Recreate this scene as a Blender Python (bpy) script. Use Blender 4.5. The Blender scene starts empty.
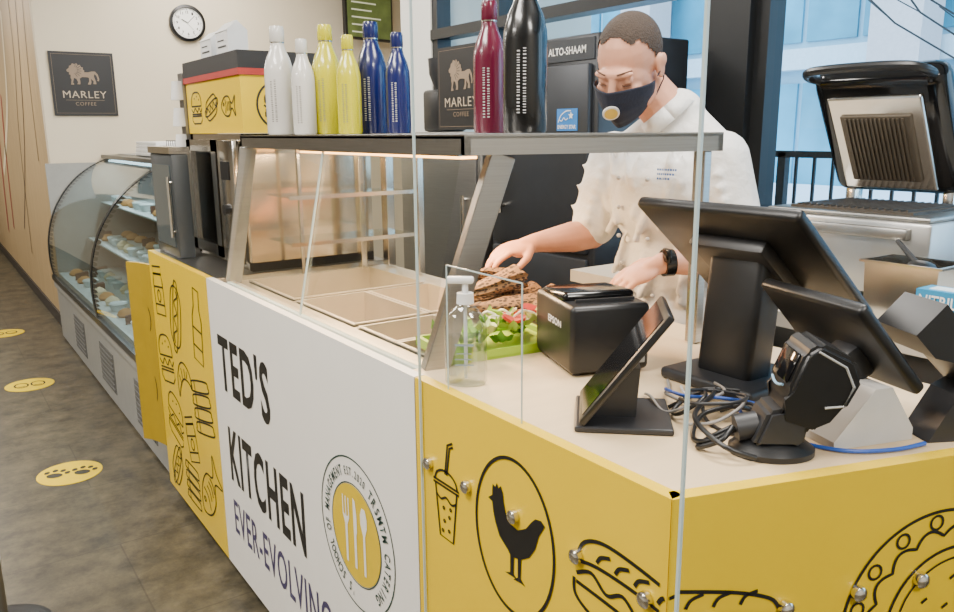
import bpy, bmesh, math, random
from mathutils import Vector, Matrix, Euler
from mathutils.geometry import tessellate_polygon
random.seed(7)
PI=math.pi
COL=bpy.context.scene.collection
# ------------------------------------------------------------------ materials
def lin(h):
    h=h.lstrip('#'); c=[int(h[i:i+2],16)/255 for i in (0,2,4)]
    return tuple(((x/12.92) if x<=.04045 else ((x+.055)/1.055)**2.4) for x in c)+(1,)
MATS={}
def M(name,col,rough=.5,metal=0,var=.06,scale=18,bump=0,emit=0,coat=0,spec=.5,ecol=None,stretch=None,bd=.004):
    if name in MATS: return MATS[name]
    m=bpy.data.materials.new(name); m.use_nodes=True; nt=m.node_tree; b=nt.nodes["Principled BSDF"]
    c=lin(col) if isinstance(col,str) else tuple(col)+(1,)
    b.inputs["Roughness"].default_value=rough; b.inputs["Metallic"].default_value=metal
    b.inputs["Specular IOR Level"].default_value=spec; b.inputs["Coat Weight"].default_value=coat
    tc=nt.nodes.new("ShaderNodeTexCoord"); mp=nt.nodes.new("ShaderNodeMapping")
    nt.links.new(tc.outputs["Object"],mp.inputs[0])
    if stretch: mp.inputs["Scale"].default_value=stretch
    n=nt.nodes.new("ShaderNodeTexNoise"); n.inputs["Scale"].default_value=scale; n.inputs["Detail"].default_value=4
    nt.links.new(mp.outputs[0],n.inputs["Vector"])
    r=nt.nodes.new("ShaderNodeMapRange"); r.inputs["To Min"].default_value=1-var; r.inputs["To Max"].default_value=1+var
    r.inputs["From Min"].default_value=.25; r.inputs["From Max"].default_value=.75
    nt.links.new(n.outputs["Fac"],r.inputs["Value"])
    mx=nt.nodes.new("ShaderNodeVectorMath"); mx.operation='SCALE'; mx.inputs[0].default_value=c[:3]
    nt.links.new(r.outputs[0],mx.inputs["Scale"]); nt.links.new(mx.outputs[0],b.inputs["Base Color"])
    if bump:
        bp=nt.nodes.new("ShaderNodeBump"); bp.inputs["Strength"].default_value=bump; bp.inputs["Distance"].default_value=bd
        nt.links.new(n.outputs["Fac"],bp.inputs["Height"]); nt.links.new(bp.outputs[0],b.inputs["Normal"])
    if emit:
        b.inputs["Emission Color"].default_value=lin(ecol) if ecol else c; b.inputs["Emission Strength"].default_value=emit
    MATS[name]=m; return m
def GLASS(name,tint='#ffffff',base=.04,graze=.5,rough=.02):
    """thin clear sheet: transparent plus a mirror share that grows at grazing angles, same from both sides"""
    if name in MATS: return MATS[name]
    m=bpy.data.materials.new(name); m.use_nodes=True; nt=m.node_tree; nt.nodes.clear()
    o=nt.nodes.new("ShaderNodeOutputMaterial"); t=nt.nodes.new("ShaderNodeBsdfTransparent"); g=nt.nodes.new("ShaderNodeBsdfGlossy")
    t.inputs[0].default_value=lin(tint); g.inputs["Roughness"].default_value=rough
    lw=nt.nodes.new("ShaderNodeLayerWeight"); lw.inputs[0].default_value=.5
    pw=nt.nodes.new("ShaderNodeMath"); pw.operation='POWER'; pw.inputs[1].default_value=4
    mu=nt.nodes.new("ShaderNodeMath"); mu.operation='MULTIPLY_ADD'; mu.inputs[1].default_value=graze; mu.inputs[2].default_value=base
    mx=nt.nodes.new("ShaderNodeMixShader")
    nt.links.new(lw.outputs["Facing"],pw.inputs[0]); nt.links.new(pw.outputs[0],mu.inputs[0]); nt.links.new(mu.outputs[0],mx.inputs[0])
    nt.links.new(t.outputs[0],mx.inputs[1]); nt.links.new(g.outputs[0],mx.inputs[2]); nt.links.new(mx.outputs[0],o.inputs[0])
    MATS[name]=m; return m
YEL=M("yellow_laminate",'#dbb800',.35,var=.03,scale=6)
WHT=M("white_laminate",'#e2dfd8',.35,var=.02,scale=6)
BLK=M("black_ink",'#100f0e',.5)
PURP=M("purple_ink",'#3a3358',.5)
TEAL=M("dark_teal_ink",'#1f3a35',.5)
STEEL=M("brushed_steel",'#a8a6a2',.3,1,var=.08,scale=8,stretch=(1,1,40))
STEELD=M("dull_steel",'#9a9894',.38,1,var=.08,scale=10)
STEELP=M("polished_steel",'#d6d2ca',.18,1,var=.04)
PLAS=M("black_plastic",'#131416',.38,var=.1,scale=60)
PLASG=M("gloss_black_plastic",'#0b0c0e',.12,var=.05)
PLAS2=M("charcoal_plastic",'#232427',.45,var=.1,scale=60)
SCR=M("dark_screen",'#0b0c0f',.08)
GREYM=M("grey_paint",'#9a9b99',.5)
WPL=M("white_plastic",'#dcdcda',.35)
BLUEC=M("blue_cable",'#2a55b0',.4)
CG=GLASS("guard_glass",'#f3f7f4',.15,.6)
CG2=GLASS("case_glass",'#c4d3d2',.13,.75)
WG=GLASS("window_glass",'#f2fbff',.04,.3)
EDGE=M("acrylic_edge",'#aebdba',.25,var=.03)
SKIN=M("skin",'#cd9478',.5,var=.06,scale=25)
# ------------------------------------------------------------------ mesh builder
class MB:
    def __init__(s): s.bm=bmesh.new()
    def _fin(s,vs,mat):
        fs=set()
        for v in vs:
            for f in v.link_faces: fs.add(f)
        for f in fs: f.material_index=mat
        return list(fs)
    def box(s,c,d,rot=None,mat=0,bevel=0,seg=2):
        r=bmesh.ops.create_cube(s.bm,size=1); vs=r['verts']
        for v in vs: v.co=Vector((v.co.x*d[0],v.co.y*d[1],v.co.z*d[2]))
        if bevel:
            es=set(e for v in vs for e in v.link_edges)
            rr=bmesh.ops.bevel(s.bm,geom=list(es),offset=min(bevel,min(d)*.45),segments=seg,affect='EDGES',profile=.5)
            vs=[v for v in rr['verts']]
            vs=list(set(vs)|set(v for f in rr['faces'] for v in f.verts))
        m=(rot if rot is not None else Matrix.Identity(3))
        if not isinstance(m,Matrix): m=Euler(m).to_matrix()
        for v in vs: v.co=m@v.co+Vector(c)
        s._fin(vs,mat); return vs
    def bb(s,a,b,mat=0,bevel=0):
        return s.box([(a[i]+b[i])/2 for i in range(3)],[abs(b[i]-a[i]) for i in range(3)],None,mat,bevel)
    def cyl(s,p0,p1,r0,r1=None,n=20,mat=0,caps=True):
        p0=Vector(p0);p1=Vector(p1); r1=r0 if r1 is None else r1
        q=(p1-p0).to_track_quat('Z','Y').to_matrix()
        A=[];B=[]
        for i in range(n):
            a=2*PI*i/n; d=q@Vector((math.cos(a),math.sin(a),0))
            A.append(s.bm.verts.new(p0+d*r0)); B.append(s.bm.verts.new(p1+d*r1))
        for i in range(n):
            j=(i+1)%n; s.bm.faces.new((A[i],A[j],B[j],B[i])).material_index=mat
        if caps:
            s.bm.faces.new(A[::-1]).material_index=mat; s.bm.faces.new(B).material_index=mat
    def lathe(s,prof,c=(0,0,0),n=28,mat=0,sx=1,sy=1,rot=None):
        c=Vector(c); rings=[]
        m=rot if rot is not None else Matrix.Identity(3)
        for r,z in prof:
            rings.append([s.bm.verts.new(c+m@Vector((max(r,.0001)*math.cos(2*PI*i/n)*sx,max(r,.0001)*math.sin(2*PI*i/n)*sy,z))) for i in range(n)])
        for a,b in zip(rings,rings[1:]):
            for i in range(n):
                j=(i+1)%n; s.bm.faces.new((a[i],a[j],b[j],b[i])).material_index=mat
        s.bm.faces.new(rings[0][::-1]).material_index=mat; s.bm.faces.new(rings[-1]).material_index=mat
    def ell(s,c,r,rot=None,mat=0,u=20,v=12):
        rr=bmesh.ops.create_uvsphere(s.bm,u_segments=u,v_segments=v,radius=1)
        m=rot if rot is not None else Matrix.Identity(3)
        if not isinstance(m,Matrix): m=Euler(m).to_matrix()
        if not hasattr(r,'__len__'): r=(r,r,r)
        for w in rr['verts']: w.co=m@Vector((w.co.x*r[0],w.co.y*r[1],w.co.z*r[2]))+Vector(c)
        s._fin(rr['verts'],mat); return rr['verts']
    def cap(s,p0,p1,r0,r1,mat=0,n=14):
        s.ell(p0,r0,mat=mat,u=n,v=8); s.ell(p1,r1,mat=mat,u=n,v=8); s.cyl(p0,p1,r0,r1,n=n,mat=mat)
    def tube(s,pts,r,n=8,mat=0):
        pts=[Vector(p) for p in pts]; rings=[]
        up=Vector((0,0,1))
        for i,p in enumerate(pts):
            t=(pts[min(i+1,len(pts)-1)]-pts[max(i-1,0)]).normalized()
            a=t.cross(up)
            if a.length<.01: a=t.cross(Vector((1,0,0)))
            a.normalize(); b=t.cross(a)
            rings.append([s.bm.verts.new(p+(a*math.cos(2*PI*k/n)+b*math.sin(2*PI*k/n))*r) for k in range(n)])
        for A,B in zip(rings,rings[1:]):
            for k in range(n):
                j=(k+1)%n; s.bm.faces.new((A[k],A[j],B[j],B[k])).material_index=mat
        s.bm.faces.new(rings[0][::-1]).material_index=mat; s.bm.faces.new(rings[-1]).material_index=mat
    def face(s,pts,mat=0):
        f=s.bm.faces.new([s.bm.verts.new(Vector(p)) for p in pts]); f.material_index=mat
    def prism(s,pts,d,mat=0):
        d=Vector(d); A=[s.bm.verts.new(Vector(p)) for p in pts]; B=[s.bm.verts.new(Vector(p)+d) for p in pts]
        n=len(pts)
        s.bm.faces.new(A[::-1]).material_index=mat; s.bm.faces.new(B).material_index=mat
        for i in range(n):
            j=(i+1)%n; s.bm.faces.new((A[i],A[j],B[j],B[i])).material_index=mat
    def sheet(s,rows,mat=0):
        g=[[s.bm.verts.new(Vector(p)) for p in r] for r in rows]
        for a,b in zip(g,g[1:]):
            for i in range(len(a)-1): s.bm.faces.new((a[i],a[i+1],b[i+1],b[i])).material_index=mat
    def xf(s,mat4):
        for v in s.bm.verts: v.co=mat4@v.co
    def obj(s,name,mats,parent=None,loc=None,rot=None,smooth=35,norm=True):
        if norm: bmesh.ops.recalc_face_normals(s.bm,faces=s.bm.faces[:])
        me=bpy.data.meshes.new(name); s.bm.to_mesh(me); s.bm.free()
        if not isinstance(mats,(list,tuple)): mats=[mats]
        for m in mats: me.materials.append(m)
        if smooth:
            me.polygons.foreach_set("use_smooth",[True]*len(me.polygons)); me.set_sharp_from_angle(angle=math.radians(smooth))
        o=bpy.data.objects.new(name,me); COL.objects.link(o)
        if parent: o.parent=parent
        if loc is not None: o.location=loc
        if rot is not None: o.rotation_euler=rot
        return o
def tag(o,label,cat,group=None):
    o["label"]=label; o["category"]=cat
    if group: o["group"]=group
    return o
def thing(name,label,cat,loc=(0,0,0),rotz=0,group=None):
    e=bpy.data.objects.new(name,None); e.empty_display_size=.05; COL.objects.link(e)
    e.location=loc; e.rotation_euler=(0,0,rotz)
    return tag(e,label,cat,group)
def struct(o): o["kind"]="structure"; return o
def sbox(name,a,b,mat): 
    m=MB(); m.bb(a,b); return struct(m.obj(name,mat,smooth=0))
def cr(pts,closed=False,k=6):
    P=[Vector(p) for p in pts]; n=len(P); out=[]
    for i in range(n if closed else n-1):
        if closed: a,b,c,d=P[i-1],P[i],P[(i+1)%n],P[(i+2)%n]
        else: a,b,c,d=P[max(i-1,0)],P[i],P[i+1],P[min(i+2,n-1)]
        for j in range(k):
            t=j/k; out.append(.5*((2*b)+(c-a)*t+(2*a-5*b+4*c-d)*t*t+(3*b-a-3*c+d)*t**3))
    if not closed: out.append(P[-1])
    return out
class Art:
    def __init__(s,fn): s.fn=fn; s.m=MB(); s.o=(0,0); s.k=(1,1); s.a=0; s.lo=-99; s.hi=99
    def at(s,o,k=1,a=0,ky=None): s.o=o; s.k=(k,ky if ky else k); s.a=a; return s
    def T(s,p):
        x,y=p[0]*s.k[0],p[1]*s.k[1]; c,n=math.cos(s.a),math.sin(s.a)
        return Vector((s.o[0]+x*c-y*n,s.o[1]+x*n+y*c))
    def line(s,pts,w=.006,closed=False,sm=True,mat=0):
        P=[s.T(p) for p in pts]
        if sm and len(P)>2: P=[Vector(p) for p in cr(P,closed)]
        n=len(P); L=[];R=[]
        for i,p in enumerate(P):
            if closed: t=P[(i+1)%n]-P[i-1]
            else: t=P[min(i+1,n-1)]-P[max(i-1,0)]
            if t.length<1e-9: t=Vector((1,0))
            t.normalize(); q=Vector((-t.y,t.x))*w/2
            L.append(s.m.bm.verts.new(s.fn(*(p+q)))); R.append(s.m.bm.verts.new(s.fn(*(p-q))))
        for i in range(n if closed else n-1):
            j=(i+1)%n
            if min(P[i].x,P[j].x)<s.lo or max(P[i].x,P[j].x)>s.hi: continue
            s.m.bm.faces.new((L[i],R[i],R[j],L[j])).material_index=mat
    def circ(s,c,r,w=.006,ry=None,mat=0,n=40):
        ry=ry or r
        s.line([(c[0]+r*math.cos(2*PI*i/n),c[1]+ry*math.sin(2*PI*i/n)) for i in range(n)],w,True,False,mat)
    def fill(s,pts,mat=0,sm=False):
        P=[s.T(p) for p in pts]
        if sm: P=[Vector(p) for p in cr(P,True,4)]
        vs=[s.m.bm.verts.new(s.fn(p[0],p[1])) for p in P]
        for t in tessellate_polygon([[Vector((p[0],p[1],0)) for p in P]]):
            try: s.m.bm.faces.new([vs[i] for i in t]).material_index=mat
            except ValueError: pass
    def disc(s,c,r,mat=0,n=48,ry=None):
        ry=ry or r
        s.fill([(c[0]+r*math.cos(2*PI*i/n),c[1]+ry*math.sin(2*PI*i/n)) for i in range(n)],mat)
    def obj(s,name,mats,parent):
        lv=[v for v in s.m.bm.verts if not v.link_faces]; bmesh.ops.delete(s.m.bm,geom=lv,context='VERTS')
        return s.m.obj(name,mats,parent,smooth=0,norm=False)
def text_verts(body,bold=0.0,space=1.0):
    c=bpy.data.curves.new("t",'FONT'); c.body=body; c.size=1; c.offset=bold; c.space_character=space; c.resolution_u=3
    o=bpy.data.objects.new("t",c); COL.objects.link(o)
    dg=bpy.context.evaluated_depsgraph_get(); dg.update()
    me=bpy.data.meshes.new_from_object(o.evaluated_get(dg))
    bpy.data.objects.remove(o); bpy.data.curves.remove(c)
    return me
def text(body,fn,u0,v0,w,h,mat,parent,bold=0.0,name="lettering",rot=0,space=1.0):
    me=text_verts(body,bold,space)
    xs=[v.co.x for v in me.vertices]; ys=[v.co.y for v in me.vertices]
    x0,x1,y0,y1=min(xs),max(xs),min(ys),max(ys)
    if h is None: h=(y1-y0)*w/(x1-x0)
    for v in me.vertices:
        a=(v.co.x-x0)/(x1-x0)*w; b=(v.co.y-y0)/(y1-y0)*h
        c,s=math.cos(rot),math.sin(rot)
        v.co=fn(u0+a*c-b*s,v0+a*s+b*c)
    me.materials.append(mat); me.name=name
    o=bpy.data.objects.new(name,me); COL.objects.link(o); o.parent=parent; return o
def ring_text(body,fn,c,r,size,a0,a1,mat,parent,bold=.02,xs_=.8):
    bm=bmesh.new(); n=len(body)
    for i,ch in enumerate(body):
        if ch==' ': continue
        a=a0+(a1-a0)*(i/(n-1)); me=text_verts(ch,bold)
        if not me.vertices: continue
        xs=[v.co.x for v in me.vertices]; cx=(min(xs)+max(xs))/2
        t=a-PI/2
        for v in me.vertices:
            x=(v.co.x-cx)*size*xs_; y=v.co.y*size
            X=c[0]+r*math.cos(a)+x*math.cos(t)-y*math.sin(t); Y=c[1]+r*math.sin(a)+x*math.sin(t)+y*math.cos(t)
            v.co=fn(X,Y)
        bm.from_mesh(me); bpy.data.meshes.remove(me)
    me=bpy.data.meshes.new("ring_lettering"); bm.to_mesh(me); bm.free(); me.materials.append(mat)
    o=bpy.data.objects.new("ring_lettering",me); COL.objects.link(o); o.parent=parent; return o
def remesh(mb,name,mats,parent,voxel=.006,sm=4,loc=(0,0,0)):
    for v in mb.bm.verts: v.co-=Vector(loc)
    o=mb.obj("tmp",mats,smooth=0)
    r=o.modifiers.new("r",'REMESH'); r.mode='VOXEL'; r.voxel_size=voxel; r.use_smooth_shade=True
    s=o.modifiers.new("s",'SMOOTH'); s.factor=.5; s.iterations=sm
    dg=bpy.context.evaluated_depsgraph_get(); dg.update()
    me=bpy.data.meshes.new_from_object(o.evaluated_get(dg)); bpy.data.objects.remove(o)
    me.name=name
    if len(me.materials)==0: me.materials.append(mats)
    me.polygons.foreach_set("use_smooth",[True]*len(me.polygons))
    q=bpy.data.objects.new(name,me); COL.objects.link(q); q.parent=parent; return q
# ------------------------------------------------------------------ camera
H=1.5; f=793.0
cam=bpy.data.cameras.new("camera"); co=bpy.data.objects.new("camera",cam); COL.objects.link(co)
cam.sensor_width=36; cam.lens=36*f/954; cam.clip_start=.02
co.matrix_world=Matrix.Translation((0,0,H))@Matrix.Rotation(-math.radians(34.9),4,'Z')@Matrix.Rotation(PI/2-math.radians(12.4),4,'X')@Matrix.Rotation(-math.radians(.5),4,'Z')
bpy.context.scene.camera=co
# ------------------------------------------------------------------ room
fm=bpy.data.materials.new("stone_vinyl_floor"); fm.use_nodes=True; nt=fm.node_tree; b=nt.nodes["Principled BSDF"]; b.inputs["Roughness"].default_value=.42
tc=nt.nodes.new("ShaderNodeTexCoord"); n1=nt.nodes.new("ShaderNodeTexNoise"); n1.inputs["Scale"].default_value=7; n1.inputs["Detail"].default_value=12; n1.inputs["Roughness"].default_value=.75
cr1=nt.nodes.new("ShaderNodeValToRGB"); cr1.color_ramp.elements[0].position=.36; cr1.color_ramp.elements[0].color=lin('#28251c'); cr1.color_ramp.elements[1].position=.66; cr1.color_ramp.elements[1].color=lin('#615843')
br=nt.nodes.new("ShaderNodeTexBrick"); br.inputs["Scale"].default_value=1; br.inputs["Brick Width"].default_value=.9; br.inputs["Row Height"].default_value=.6; br.inputs["Mortar Size"].default_value=.003; br.offset=.5
br.inputs["Color1"].default_value=(1,1,1,1); br.inputs["Color2"].default_value=(.9,.9,.9,1); br.inputs["Mortar"].default_value=(.6,.6,.6,1)
mx=nt.nodes.new("ShaderNodeMix"); mx.data_type='RGBA'; mx.blend_type='MULTIPLY'; mx.inputs[0].default_value=1
nt.links.new(tc.outputs["Object"],n1.inputs["Vector"]); nt.links.new(tc.outputs["Object"],br.inputs["Vector"]); nt.links.new(n1.outputs["Fac"],cr1.inputs[0])
nt.links.new(cr1.outputs[0],mx.inputs[6]); nt.links.new(br.outputs["Color"],mx.inputs[7]); nt.links.new(mx.outputs[2],b.inputs["Base Color"])
WALL=M("cream_wall_paint",'#cdc1a9',.85,var=.02,scale=3)
CEIL=M("ceiling_paint",'#d8d5cd',.9,var=.02)
sbox("floor",(-5,-3,-.1),(4.1,14.2,0),fm)
sbox("ceiling",(-5,-3,3.1),(4.1,14.2,3.2),CEIL)
sbox("wall_back",(.82,6.6,0),(4.1,6.7,3.1),WALL)
sbox("wall_recess",(3.98,4.79,0),(4.1,6.6,3.1),WALL)
sbox("wall_return",(2.75,4.42,0),(4.1,4.79,3.1),M("white_wall_paint",'#c9c8c0',.8,var=.02,scale=3))
sbox("wall_far",(-5,14,0),(.82,14.1,3.1),WALL)
sbox("wall_west",(-5.1,-3,0),(-5,14.2,3.1),M("neutral_wall_paint",'#cfc9bd',.9,var=.03,scale=2))
sbox("wall_south",(-5,-3.1,0),(4.1,-3,3.1),MATS["neutral_wall_paint"])
sbox("wall_east",(2.75,-3,0),(2.9,4.42,1.02),MATS["white_wall_paint"])
sbox("trim_1",(2.72,-3,2.92),(2.92,4.42,3.1),M("black_aluminium",'#1c1e20',.4,.3))
wm=bpy.data.materials.new("wood_wall"); wm.use_nodes=True; nt=wm.node_tree; b=nt.nodes["Principled BSDF"]; b.inputs["Roughness"].default_value=.5
tc=nt.nodes.new("ShaderNodeTexCoord"); mp=nt.nodes.new("ShaderNodeMapping"); mp.inputs["Scale"].default_value=(1,6,.5)
wv=nt.nodes.new("ShaderNodeTexNoise"); wv.inputs["Scale"].default_value=4; wv.inputs["Detail"].default_value=6
rp=nt.nodes.new("ShaderNodeValToRGB"); rp.color_ramp.elements[0].color=lin('#9d825c'); rp.color_ramp.elements[1].color=lin('#bfa67a')
nt.links.new(tc.outputs["Object"],mp.inputs[0]); nt.links.new(mp.outputs[0],wv.inputs["Vector"]); nt.links.new(wv.outputs["Fac"],rp.inputs[0]); nt.links.new(rp.outputs[0],b.inputs["Base Color"])
sbox("wall_wood",(.82,6.7,0),(.92,14,3.1),wm)
ws=Art(lambda u,v:Vector((.818,u,v)))
ws.line([(7.3,3.0),(7.6,2.2),(8.1,1.4),(9.0,.6)],.035,mat=0); ws.line([(7.9,3.0),(8.0,2.2),(8.4,1.5),(8.6,.4)],.025,mat=0)
ws.line([(8.6,2.6),(9.1,1.8),(10.4,1.1)],.10,mat=1); ws.line([(7.0,2.6),(7.2,1.9),(7.25,1.3)],.02,mat=0)
ws.line([(9.6,1.9),(9.9,1.3),(10.1,.5)],.09,mat=2); ws.line([(10.3,1.8),(10.6,1.1),(10.8,.4)],.12,mat=2)
struct(ws.obj("trim_2",[M("dark_inlay",'#4a3b30',.5),M("light_inlay",'#e0cfa9',.5),M("red_inlay",'#8e3030',.5)],None))
sbox("baseboard_wood",(.805,6.8,0),(.82,14,.1),M("dark_baseboard",'#2f2a26',.5))
BLKAL=MATS["black_aluminium"]
def window(n,y0,y1,z0,z1,mull=(),trans=()):
    e=bpy.data.objects.new("window_%d"%n,None); COL.objects.link(e); e["kind"]="structure"
    m=MB(); t=.06
    m.bb((2.76,y0,z0),(2.86,y0+t,z1)); m.bb((2.76,y1-t,z0),(2.86,y1,z1)); m.bb((2.76,y0,z0),(2.86,y1,z0+t)); m.bb((2.76,y0,z1-t),(2.86,y1,z1))
    for y in mull: m.bb((2.76,y-.03,z0),(2.86,y+.03,z1))
    for z in trans: m.bb((2.745,y0,z-.03),(2.86,y1,z+.03))
    struct(m.obj("window_frame",BLKAL,e,smooth=0))
    g=MB(); g.face([(2.81,y0,z0),(2.81,y1,z0),(2.81,y1,z1),(2.81,y0,z1)]); struct(g.obj("window_pane",WG,e,smooth=0))
window(1,2.21,4.42,1.02,2.92,mull=(3.75,),trans=(2.09,))
window(2,-3,2.04,1.02,2.92,mull=(-.6,))
sbox("trim_3",(2.72,2.04,0),(2.92,2.21,3.1),BLKAL)
# ------------------------------------------------------------------ outside
sn=M("snow",'#d5e0ec',.8,var=.05,scale=1.5,bump=.2)
m=MB(); m.bb((2.95,-20,-.1),(60,50,0.0)); o=m.obj("floor_outside",sn,smooth=0); o["kind"]="structure"
sb_=thing("snow_bank","low snow covered planter behind the terrace railing","snow bank",(7.0,2.5,0))
m=MB(); m.box((0,0,.45),(2.6,16,.9),bevel=.25,seg=4); m.obj("snow_mound",sn,sb_)
fc=thing("office_building","pale blue glass and white panel building across the street","building",(15,8,0))
m=MB(); m.bb((0,-16,0),(6,22,12)); m.obj("building_body",M("facade_panel",'#9cc0cf',.6,var=.1,scale=.6),fc,smooth=0)
g1=MB()
for k in range(32):
    for j in range(4):
        y=-15.6+k*1.17; z=.3+j*2.9; g1.bb((-.06,y,z),(.0,y+1.05,z+2.1))
g1.obj("glazing",M("blue_facade_glass",'#4ba0b8',.3,var=.45,scale=.7),fc,smooth=0)
m=MB()
for j in range(5): m.bb((-.35,-16,-.25+j*2.9),(0,22,.15+j*2.9))
m.obj("floor_band",M("white_concrete",'#d6dfe4',.7),fc,smooth=0)
m=MB()
for k in range(6): m.bb((-1.2,-13+k*6,0),(-.5,-12.1+k*6,12))
m.obj("column",M("pinkish_concrete",'#d6c3c0',.7),fc,smooth=0)
rl=thing("railing","black metal terrace railing standing in snow outside the window","railing",(4.4,0,0))
m=MB(); m.bb((-.025,-1,1.33),(.025,5,1.37)); m.bb((-.02,-1,.2),(.02,5,.23)); m.obj("rail",BLKAL,rl,smooth=0)
m=MB()
for i in range(50): m.bb((-.008,-.95+i*.12,.2),(.008,-.934+i*.12,1.34))
for i in range(4): m.bb((-.025,-1+i*1.98,0),(.025,-.95+i*1.98,1.36))
m.obj("baluster",BLKAL,rl,smooth=0)
tr=thing("bare_tree","leafless winter tree with thin dark branches outside","tree",(8.8,3.8,0))
m=MB(); m.tube([(0,0,0),(.05,.02,1),(0,.1,2.0),(.1,.05,3.2),(0,0,4.6)],.05)
rng=random.Random(3)
for i in range(46):
    z=1.4+rng.random()*2.6; a=rng.random()*2*PI; L=.5+rng.random()*.9
    p=Vector((.05,.05,z)); q=p+Vector((math.cos(a)*L*.6,math.sin(a)*L*.6,L*.4)); r=q+Vector((math.cos(a+.5)*L*.5,math.sin(a+.5)*L*.5,L*.45))
    m.tube([p,q,r],.010,n=5); m.tube([q,q+Vector((math.cos(a-.8)*L*.5,math.sin(a-.8)*L*.5,L*.3))],.006,n=4)
m.obj("branches",M("tree_bark",'#3b3534',.9),tr)
# ------------------------------------------------------------------ floor stickers
for i,(x,y,kind) in enumerate([(.40,3.82,'paw'),(.41,5.41,'feet'),(.41,7.0,'feet')]):
    st=thing("floor_sticker","round yellow floor sticker with black %s"%("paw prints" if kind=='paw' else "shoe prints"),"floor sticker",(x,y,0),group="distance stickers on the floor")
    m=MB(); m.lathe([(.0,.0),(.135,.0),(.135,.002),(0,.002)],n=48); m.obj("sticker_disc",M("sticker_yellow",'#d4b400',.75,spec=.2),st,smooth=0)
    a=Art(lambda u,v:Vector((u,v,.0032)))
    if kind=='paw':
        for s in (-1,1):
            a.at((s*.055,-s*.014),1.3,-.5)
            a.disc((0,-.012),.026,ry=.02)
            for j,(px,py) in enumerate([(-.034,.012),(-.013,.03),(.013,.03),(.034,.012)]): a.disc((px,py),.009,ry=.012,n=14)
    else:
        for s in (-1,1):
            a.at((s*.045,0),1,0); a.circ((0,0),.036,.010,ry=.05); a.line([(-.02,-.02),(0,-.03),(.02,-.02)],.008)
    a.obj("print",[M("brown_black_ink",'#2c2819',.7),MATS["sticker_yellow"]],st)
s=thing("queue_stanchion","black queue barrier post on a round floor base","stanchion",(.03,2.62,0))
m=MB(); m.lathe([(0,0),(.15,0),(.15,.012),(.12,.03),(.04,.04),(0,.04)],n=40); m.obj("base",PLAS2,s)
m=MB(); m.cyl((0,0,.03),(0,0,.95),.03); m.lathe([(.03,.92),(.04,.93),(.04,1.0),(0,1.0)]); m.obj("post",STEELD,s)
# ------------------------------------------------------------------ counter
E=Vector((.951,-.309,0)); N=Vector((-.309,-.951,0)); C0=Vector((.72,.61,0))
def front(off): return lambda u,v: Vector((.72-off,-u,v))
def endf(off): return lambda u,v: C0+E*u+N*off+Vector((0,0,v))
ct=thing("food_counter","long serving counter clad in yellow and white panels with food drawings","counter",(0,0,0))
m=MB(); m.bb((.745,1.25,.1),(1.36,3.3,.86)); 
q=[C0+E*.03-N*.03,C0+E*.84-N*.03]
m.prism([(.745,.65,.1),(q[1].x,q[1].y,.1),(1.45,1.25,.1),(.745,1.25,.1)],(0,0,.915)); m.obj("carcass",M("grey_carcass",'#77736b',.7),ct,smooth=0)
m=MB(); m.bb((.80,.8,.0),(1.3,3.2,.1)); m.obj("plinth",M("dark_plinth",'#2a2826',.7),ct,smooth=0)
def fpanel(y0,y1,mat,name,lab=None):
    m=MB(); m.bb((.72,y0,.06),(.742,y1,1.05)); o=m.obj(name,mat,ct,smooth=0)
    if lab: o["label"]=lab
    return o
p_near=fpanel(.612,1.238,YEL,"front_panel","yellow panel with drink cup and hen drawings")
p_white=fpanel(1.242,2.548,WHT,"front_panel","white panel with large shop lettering and round cutlery emblem")
p_far=fpanel(2.552,3.32,YEL,"front_panel","yellow panel covered in small food drawings")
m=MB(); L=.84
m.prism([C0+Vector((0,0,.06)),C0+E*L+Vector((0,0,.06)),C0+E*L-N*.022+Vector((0,0,.06)),C0-N*.022+E*.007+Vector((0,0,.06))],(0,0,.99))
p_end=m.obj("end_panel",YEL,ct,smooth=0); p_end["label"]="yellow end panel with taco and sandwich drawings"
m=MB(); m.prism([(.72,3.325,.22),(.706,3.38,.22),(.688,3.43,.22),(.662,3.47,.22),(.674,3.478,.22),(.702,3.437,.22),(.720,3.385,.22),(.735,3.325,.22)],(0,0,.77)); p_ret=m.obj("return_panel",M("dark_yellow_board",'#a08410',.5),ct,smooth=50)  # return panel in a darker yellow than the front panels
a=Art(lambda u,v:Vector((.7185-.22*u-1.2*max(0,u-.04)**2,3.325+u,v)))
a.at((.07,.76),.08); a.circ((0,0),.5,.006,ry=.8); a.line([(-.3,.2),(0,.3),(.3,.2)],.006); a.line([(-.3,-.1),(0,0),(.3,-.1)],.006)
a.at((.07,.46),.08); a.circ((0,0),.45,.006,ry=.9); a.line([(-.2,.5),(-.1,0),(-.2,-.5)],.006); a.line([(.2,.5),(.1,0),(.2,-.5)],.006); a.obj("drawing",BLK,p_ret)
def burger(a,w=.006):
    a.line([(-.5,.08),(-.48,.3),(-.25,.48),(.25,.48),(.48,.3),(.5,.08)],w); a.line([(-.5,.08),(.5,.08)],w)
    a.line([(-.55,0),(-.35,-.1),(-.15,.02),(.05,-.1),(.25,.02),(.4,-.1),(.55,0)],w); a.line([(-.5,-.16),(.5,-.16)],w)
    a.line([(-.5,-.22),(-.5,-.35),(-.35,-.45),(.35,-.45),(.5,-.35),(.5,-.22),(-.5,-.22)],w,sm=False)
    for x,y in [(-.2,.3),(.05,.36),(.25,.26)]: a.line([(x,y),(x+.06,y+.03)],w)
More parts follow.
